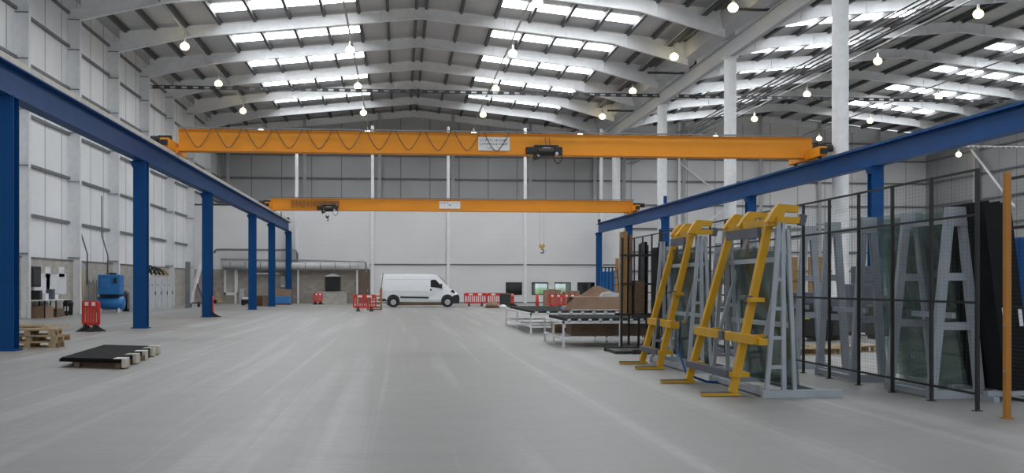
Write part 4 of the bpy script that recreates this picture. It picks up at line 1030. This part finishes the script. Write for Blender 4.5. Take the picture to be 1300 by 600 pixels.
for k in range(2):
    b_ = tag(MB().box((0, 0, .85 - .05 * k), (.05, .7, 1.7 - .1 * k)).build('leaning_board', M['glass_dark']), 'dark glassy panel at the right of the dark stillage, %s' % ['nearer', 'farther'][k], 'board'); b_.location = (q.x + 1.225, q.y - .92 + .76 * k, .905)
tag(MB().cyl((0, 0, 0), .24, .3, 'x', 20).tube([(-.15, 0, .24), (-.15, 0, .32)], .02, 6).build('cable_drum', M['black'], bevel=.02), 'round black drum on the stillage shelf', 'drum').location = (q.x + .9, q.y - .85, 1.145) if False else (q.x + 1.0, q.y - .85, .34)

# ------------------------------------------------------------------ yellow tilt frames
def yellow_frame(pn, pf, tn, tf, label):
    """pn/pf: feet near/far, tn/tf: tops near/far"""
    t = thing('tilting_rack', label, 'lifting frame', (pn.x, pn.y, 0)); o = Vector((pn.x, pn.y, 0))
    for f_, p_ in ((pn, tn), (pf, tf)):
        a_, b_ = f_ - o + Vector((0, 0, .05)), p_ - o
        MB().bar(a_, b_, .105, .12, (0, 1, 0)).build('leg', M['yellow'], t)
        ft = MB().bx(a_.x - .46, a_.x + .1, a_.y - .06, a_.y + .06, .01, .05).build('foot', M['yellow'], t)
        MB().bx(a_.x - .46, a_.x - .05, a_.y - .045, a_.y + .045, .05, .065).build('foot_pad', M['slate'], ft)
    def on(u, s, dx=0.0): # u: along near→far, s: up the leg
        a_ = lerp(pn, pf, u); b_ = lerp(tn, tf, u); p = lerp(a_, b_, s) - o; p.x += dx; return p
    MB().bar(on(-.30, .335, -.06), on(1.08, .335, -.06), .09, .125).build('cross_beam', M['yellow'], t)
    c = MB().bar(on(.3, .335, -.12), on(.38, .335, -.12), .05, .14).build('clamp', M['slate'], t)
    MB().bar(on(-.34, .325, .03), on(-.1, .325, .03), .12, .09).build('beam_end', M['yellow'], t)
    MB().bar(on(.02, .125, -.1), on(1.0, .125, -.1), .09, .1).build('lower_bar', M['slate'], t)
    for u in (-.05, .95): MB().bar(on(u, .125, .02), on(u + .12, .125, .02), .26, .07).build('bracket', M['yellow'], t)
    MB().bar(on(-.05, .565, -.1), on(.1, .565, -.1), .12, .06).build('pad_block', M['slate'], t)
    MB().bar(on(-.14, .555, -.02), on(.0, .555, -.02), .2, .06).build('bracket', M['yellow'], t)
    MB().bar(on(-.12, 1.0, 0), on(1.12, 1.0, 0), .12, .12).build('top_beam', M['yellow'], t)
    MB().bar(on(.04, .945, -.09), on(.9, .945, -.09), .05, .15).build('face_plate', M['slate'], t)
    # hooked arms on top
    for u, s_ in ((-.1, .62), (1.05, .55), (.62, .55)):
        b_ = on(u, 1.0, 0); z = b_.z
        MB().prism([(b_.x - .12, b_.y - .07, z), (b_.x + .1, b_.y - .07, z), (b_.x + .16, b_.y - .07, z + .24 * s_), (b_.x + .34, b_.y - .07, z + .22 * s_), (b_.x + .36, b_.y - .07, z + .38 * s_), (b_.x + .06, b_.y - .07, z + .42 * s_), (b_.x - .02, b_.y - .07, z + .26 * s_)], (0, .14, 0)).build('hook_arm', M['yellow'], t)
    b_ = on(-.14, 1.0, 0)
    MB().bx(b_.x + .02, b_.x + .36, b_.y - .05, b_.y + .05, b_.z - .02, b_.z + .07).build('side_arm', M['yellow'], t)
    MB().box((b_.x + .40, b_.y, b_.z + .03), (.09, .12, .16), Matrix.Rotation(.25, 3, 'Y')).build('end_pad', M['slate'], t, bevel=.01)
    for u in (-.05, .97):
        p = on(u, .98, .28); q_ = on(u, .35, .26); MB().bar(p, q_, .05, .05).build('back_stay', M['rack_grey'], t)
        MB().bar(q_, on(u, .335, -.1), .05, .05).build('back_stay', M['yellow'], t)
        p2 = on(u, .6, .5); MB().bar(on(u, .98, .28), p2, .04, .04).build('back_stay', M['wood_tan'], t)
    return t
def top(px, py, foot, dx):
    X = foot.x + dx; Y = at_x(px, X); return Vector((X, Y, zat(py, X, Y)))
n0, f0 = fl(930, 502.5), fl(874, 486)
tn, tf = Vector((n0.x + .62, n0.y, 0)), Vector((f0.x + .78, f0.y, 0))
tn = top(974, 283, n0, .58); tf = Vector((f0.x + .76, at_x(945, f0.x + .76), tn.z + .03))
tn.y = n0.y + .12
tf.y = f0.y + .12
yellow_frame(n0, f0, tn, tf, 'nearer yellow tilting glass frame with hooked arms on top')
n1, f1 = fl(837, 468.5), fl(815, 462)
tn1 = Vector((n1.x + .66, n1.y + .12, 2.58)); tf1 = Vector((f1.x + .74, f1.y + .12, 2.6))
yellow_frame(n1, f1, tn1, tf1, 'farther yellow tilting glass frame beside the dark stillage')
# blue sling dangling on the near frame
q = fl(905, 487)
tag(MB().tube([(q.x - .3, q.y + .9, 1.0), (q.x - .36, q.y + .8, .5), (q.x - .3, q.y + .5, .12), (q.x - .05, q.y + .2, .02), (q.x + .15, q.y, .02), (q.x + .3, q.y - .25, .02)], .022, 7).build('lifting_sling', M['blue'], smooth=True), 'blue lifting sling trailing to the floor between the nearer frame legs', 'sling')

# ------------------------------------------------------------------ grey A-frame racks
def ladder_rack(p0, D2, H, label, Wb=1.15):
    """free-standing glass rack: two ladder A-frames joined by long rails; p0 near-left floor corner, D2 depth to the second"""
    t = thing('glass_rack', label, 'glass rack', (p0.x, p0.y, 0))
    for y in (0.0, D2):
        MB().bx(-.02, Wb, y - .05, y + .05, 0, .11).build('base_beam', M['rack_grey'], t)
        fr = MB()
        fr.bar((.05, y, .1), (.24, y, H), .06, .06, (0, 1, 0)); fr.bar((.30, y, .1), (.28, y, H), .06, .06, (0, 1, 0))
        fr.build('ladder_frame', M['rack_grey'], t)
        for k in range(1, 6):
            z = H * k / 6.0; u = (z - .1) / (H - .1)
            MB().bx(.05 + .19 * u, .30 - .02 * u, y - .02, y + .02, z, z + .05).build('rung', M['rack_grey'], t)
        MB().bar((.46, y, .1), (.36, y, H * .96), .05, .05, (0, 1, 0)).build('back_post', M['rack_grey'], t)
    for (xa, xb, za, zb_) in ((.34, .39, H * .4, H * .4 + .07), (.31, .36, H * .78, H * .78 + .07), (Wb - .3, Wb - .2, .02, .1), (.02, .1, .02, .1)): MB().bx(xa, xb, .05, D2 - .05, za, zb_).build('long_rail', M['rack_grey'], t)
    return t
R1 = fl(969, 505); R2 = fl(902, 484)
ladder_rack(R1, R2.y - R1.y, 2.48, 'grey ladder-sided glass rack behind the nearer yellow frame')
R3, R4 = fl(871, 473), fl(838, 459)
ladder_rack(R3, R4.y - R3.y, 2.5, 'grey ladder-sided glass rack behind the farther yellow frame')
def glass_sheet(x, y, L, H, tilt, m, label, th=.014, z=.125, group='glass sheets on the racks'):
    o = MB().box((0, 0, H / 2), (th, L, H)).build('glass_sheet', M[m]); o.location = (x, y, z); o.rotation_euler = (0, math.radians(tilt), 0)
    return tag(o, label, 'glass', group)
for k in range(3):
    glass_sheet(R1.x + .50 + .05 * k, R1.y + 1.35, 2.3, 2.05 - .12 * k, -1.0 - 3.5, 'glass_green', 'greenish glass sheet on the rack behind the nearer yellow frame, %s of three' % ['outermost', 'middle', 'innermost'][k])
for k in range(3):
    glass_sheet(R3.x + .50 + .05 * k, (R3.y + R4.y) / 2, 2.6, 2.2 - .1 * k, -4.5, 'glass_green', 'greenish glass sheet on the rack behind the farther yellow frame, %s of three' % ['outermost', 'middle', 'innermost'][k])
def a_rack(p0, D2, H, label, Wb, top_w=.17, arm=False):
    """A-frame stillage: flat A ends across the hall, joined by rails"""
    t = thing('a_frame_rack', label, 'glass rack', (p0.x, p0.y, 0))
    xc = Wb * .43
    for y in (0.0, D2):
        MB().bx(0, Wb, y - .06, y + .06, 0, .12).build('base_beam', M['rack_grey'], t)
        MB().bar((.06, y, .12), (xc - top_w / 2, y, H), .12, .1, (0, 1, 0)).build('leg', M['rack_grey'], t)
        MB().bar((xc * 2 - .06, y, .12), (xc + top_w / 2, y, H), .12, .1, (0, 1, 0)).build('leg', M['rack_grey'], t)
        MB().bx(xc - top_w / 2 - .06, xc + top_w / 2 + .06, y - .065, y + .065, H - .25, H + .02).build('top_plate', M['rack_grey'], t)
        for u in (.36, .62):
            hw = (xc - .06) * (1 - u) + top_w / 2 * u
            MB().bx(xc - hw, xc + hw, y - .04, y + .04, H * u, H * u + .11).build('cross_bar', M['rack_grey'], t)
        if arm: MB().bx(xc - .30, xc - .05, y - .02, y + .02, H - .03, H).build('top_arm', M['rack_grey'], t)
    for (xa, xb, za, zb_) in ((xc - .03, xc + .03, H * .42, H * .42 + .08), (xc - .03, xc + .03, H - .2, H - .12), (.0, .08, .03, .11)): MB().bx(xa, xb, .05, D2 - .05, za, zb_).build('long_rail', M['rack_grey'], t)
    return t
q1, q2, q3, q4 = fl(1176, 505.5), fl(1122, 494.5), fl(1076, 485.5), fl(1033, 476)
XF = 7.30
for q in (q1, q2, q3, q4): q.x = XF + .10
def ax(q, px): q.y = at_x(px, q.x); return q
ax(q1, 1178); ax(q2, 1125); ax(q3, 1079); ax(q4, 1036)
a_rack(q1, q2.y - q1.y - .0, 2.68, 'nearest grey A-frame rack behind the mesh fence', .95)
a_rack(q3, q4.y - q3.y, 2.70, 'second grey A-frame rack behind the mesh fence, with open legs', .72, .14, True)
q5 = Vector((XF + .15, q4.y + 1.3, 0)); a_rack(q5, 1.5, 2.70, 'third grey A-frame rack behind the mesh fence', .72, .14, True)
q6 = Vector((XF + .12, q4.y + 5.0, 0)); a_rack(q6, 2.2, 2.6, 'fourth grey A-frame rack behind the mesh fence', .9)
q7 = Vector((XF + .12, q4.y + 9.2, 0)); a_rack(q7, 2.4, 2.6, 'farthest grey A-frame rack behind the mesh fence', .9)
for k in range(2):
    glass_sheet(q1.x + .80 + .07 * k, q1.y + 1.75, 2.7, 2.62 - .05 * k, -8, 'glass', 'clear glass sheet leaning on the nearest A-frame rack, %s' % ['inner', 'outer'][k], .016, .127)
for k in range(2):
    glass_sheet(q3.x + 1.2 + .07 * k, (q1.y + q4.y) / 2, 2.6, 2.62 - .2 * k, -9, 'glass_green', 'green glass sheet behind the second A-frame rack, %s' % ['inner', 'outer'][k], .016, .004)
for j, qq in enumerate((q6, q7)):
    for k in range(3):
        glass_sheet(qq.x + .75 + .06 * k, qq.y + 1.1, 2.8, 2.35 - .1 * k, -8, 'glass_green', 'green glass sheet on the %s A-frame rack, %s' % (['fourth', 'farthest'][j], ['innermost', 'middle', 'outermost'][k]), .016, .127)
# dark tinted glass stack by the orange post
for k in range(5):
    o = glass_sheet(XF + .98 + .10 * k, 14.9 + .04 * k, 1.15, 2.62 - .03 * (k % 2), -7, 'glass_dark', 'black tinted glass sheet standing behind the orange post, %s from the left' % ['first', 'second', 'third', 'fourth', 'fifth'][k], .085, .15, 'black tinted sheets')
    if k in (1, 4):
        b_ = MB().box((-.02, -.58, 1.02), (.07, .012, .26)).build('paper_tag', M['paper'], o)
t = thing('floor_stand', 'low grey stand under the black tinted sheets', 'stand', (XF + 1.1, 14.9, 0))
for y in (-.4, .5): MB().bx(-.35, .6, y - .06, y + .06, .07, .14).build('cross_beam', M['rack_grey'], t)
for x in (-.3, .5): MB().bx(x - .04, x + .04, -.6, .7, 0, .07).build('runner', M['rack_grey'], t)

# ------------------------------------------------------------------ mesh fence
ZF0, ZF1 = .2, 3.08
pw = 1.215
y_start = 13.35
def fence_panel(loc, label, wires=None, rails=None):
    t = thing('mesh_fence_panel', label, 'fence panel', loc, 0, 'black mesh fence panels')
    MB().bx(-.02, .02, -.025, .025, 0, ZF1).build('post', M['fence'], t)
    MB().bx(-.05, .05, -.05, .05, 0, .01).build('foot_plate', M['fence'], t)
    for z in (ZF0, 1.36, 2.48, ZF1 - .03): MB().bx(-.014, .014, .025, pw - .025, z, z + .03).build('frame_rail', M['fence'], t)
    mb = MB(); r = .0008
    z = ZF0 + .05
    while z < ZF1 - .03: mb.bx(-r, r, .025, pw - .025, z - r, z + r); z += .05
    y = .06
    while y < pw - .03: mb.bx(-r - .004, r - .004, y - r, y + r, ZF0 + .02, ZF1 - .02); y += .1
    mb.build('wire_mesh', M['wire'], t)
    return t
NP = 18
lab = lambda k: 'black mesh fence panel, %s from the orange post' % (['first', 'second', 'third', 'fourth', 'fifth', 'sixth', 'seventh', 'eighth', 'ninth', 'tenth', 'eleventh', 'twelfth', 'thirteenth', 'fourteenth', 'fifteenth', 'sixteenth', 'seventeenth', 'eighteenth'][k])
f0_ = fence_panel((XF, y_start, 0), lab(0))
for k in range(1, NP): dup(f0_, (XF, y_start + k * pw, 0), None, lab(k))
yend = y_start + NP * pw
tag(MB().bx(-.02, .02, -.025, .025, 0, ZF1 + .1).bx(-.05, .05, -.05, .05, 0, .01).build('fence_end_post', M['fence']), 'last thin black post at the far end of the mesh fence', 'post').location = (XF, yend, 0)
q = fl(1278, 528.5); 
t = thing('guard_post', 'orange-brown square post at the near end of the mesh fence', 'post', (XF - .06, at_x(1278.5, XF - .06), 0))
MB().bx(-.035, .035, -.035, .035, .0, 2.95).build('upright', M['post_orange'], t); MB().bx(-.06, .06, -.06, .06, 0, .012).build('base_plate', M['post_orange'], t)
for z in (.55, 1.1): MB().bx(-.045, .0, -.012, .012, z, z + .03).build('bolt', M['rim'], t)
t = thing('mesh_gate', 'black mesh gate leaf right of the orange post', 'gate', (XF + .35, 12.0, 0))
gl_ = 1.25
MB().bx(-.02, .02, 0, .05, .16, 2.95).bx(-.02, .02, gl_ - .05, gl_, .16, 2.95).build('stile', M['fence'], t)
for z in (.16, 1.3, 2.3, 2.92): MB().bx(-.015, .015, .05, gl_ - .05, z, z + .035).build('rail', M['fence'], t)
mb = MB(); r = .0008; z = .24
while z < 2.9: mb.bx(-r, r, .05, gl_ - .05, z - r, z + r); z += .05
mb.build('wire_mesh', M['wire'], t)
MB().bx(-.03, .03, -.03, .05, 0, .16).build('wheel_bracket', M['fence'], t)

# ------------------------------------------------------------------ machinery beyond the fence
q = Vector((at_y(1302, 0, 22).x, 22.0, 0))
t = thing('blue_cupboard', 'tall bright blue cupboard at the right frame edge', 'cupboard', (q.x + .25, 22.2, 0))
MB().box((0, 0, 1.3), (1.0, .7, 2.6)).build('cupboard_body', M['blue'], t, bevel=.03); MB().box((-.1, -.36, 1.35), (.75, .02, 2.3)).build('door', M['blue'], t); MB().box((-.3, -.38, 1.0), (.16, .03, .06)).build('handle', M['rim'], t)
def machine(px, py, s, m, label, extra):
    q = fl(px, py)
    t = thing('workshop_machine', label, 'machine', (q.x, q.y, 0))
    W, Dp, H = s
    MB().box((0, 0, H * .35 + .1), (W, Dp, H * .7)).build('machine_body', M[m], t, bevel=.06)
    MB().box((W * .1, 0, H * .85), (W * .55, Dp * .8, H * .3)).build('upper_housing', M['slate'], t, bevel=.04)
    for x in (-W * .4, W * .4): MB().bx(x - .08, x + .08, -Dp * .4, Dp * .4, 0, .12).build('foot', M['dark_steel'], t)
    if extra: MB().prism([(-.1 * W - .12, -Dp / 2 - .02, H * .45), (-.1 * W + .12, -Dp / 2 - .02, H * .45), (-.1 * W, -Dp / 2 - .02, H * .45 + .2)], (0, .015, 0)).build('warning_sticker', M['yellow_sign'], t)
    MB().tube([(W * .3, -Dp * .3, H * .9), (W * .55, -Dp * .5, H * .6), (W * .5, -Dp * .55, .15)], .05, 8).build('hose', M['black'], t)
    return t
machine(1021, 432, (1.3, .9, 1.4), 'black', 'black wheeled machine with a triangle sticker behind the fence', True)
machine(1046, 431, (.8, .8, 1.2), 'green_bin', 'dark green tub machine beside the black machine behind the fence', False)
machine(1092, 425, (1.0, .9, 2.2), 'slate', 'grey upright machine behind the third fence bay', False)
machine(1135, 430, (1.4, 1.0, 1.3), 'dark_steel', 'low dark machine seen through the nearest glass sheets', False)
for k, (px, h, m, lab) in enumerate(((1001, 3.0, 'wood_tan', 'left tan door panel far behind the fence'), (1037, 3.0, 'wood_tan', 'right tan door panel far behind the fence'))):
    q = fl(px, 402); o = thing('tan_panel', lab, 'panel', (q.x, q.y, 0)); MB().box((0, 0, h / 2), (.9, .08, h)).build('panel_board', M[m], o); MB().box((0, -.06, h * .6), (.9, .04, .1)).build('batten', M['wood_dark'], o)
for k, (px, py, L, lab) in enumerate(((1015, 449, 1.4, 'left low pallet behind the fence'), (1055, 446, 1.6, 'right low pallet behind the fence'))):
    q = fl(px, py); p = pallet((q.x + .2, q.y, 0), .2, lab, L, .9); p['group'] = 'low pallets behind the fence'
for k, (px, py, lab) in enumerate(((1160, 424, 'cardboard carton far behind the glass sheets, left one'), (1190, 428, 'cardboard carton far behind the glass sheets, right one'))):
    q = fl(px, py); carton((q.x, q.y, 0), (1.2, .9, 1.0), 'card', lab, .2)

# ------------------------------------------------------------------ light and view
w = bpy.data.worlds.new('world'); bpy.context.scene.world = w; w.use_nodes = True
bg = w.node_tree.nodes['Background']; bg.inputs['Color'].default_value = (0.86, 0.93, 1.0, 1); bg.inputs['Strength'].default_value = 0.95
sc = bpy.context.scene
sc.view_settings.view_transform = 'Standard'; sc.view_settings.look = 'None'; sc.view_settings.gamma = 1.0
sc.view_settings.use_curve_mapping = False; sc.view_settings.exposure = 0.14
sc.cycles.max_bounces = 10; sc.cycles.diffuse_bounces = 6; sc.cycles.transparent_max_bounces = 40
sc.cycles.sample_clamp_indirect = 6.0
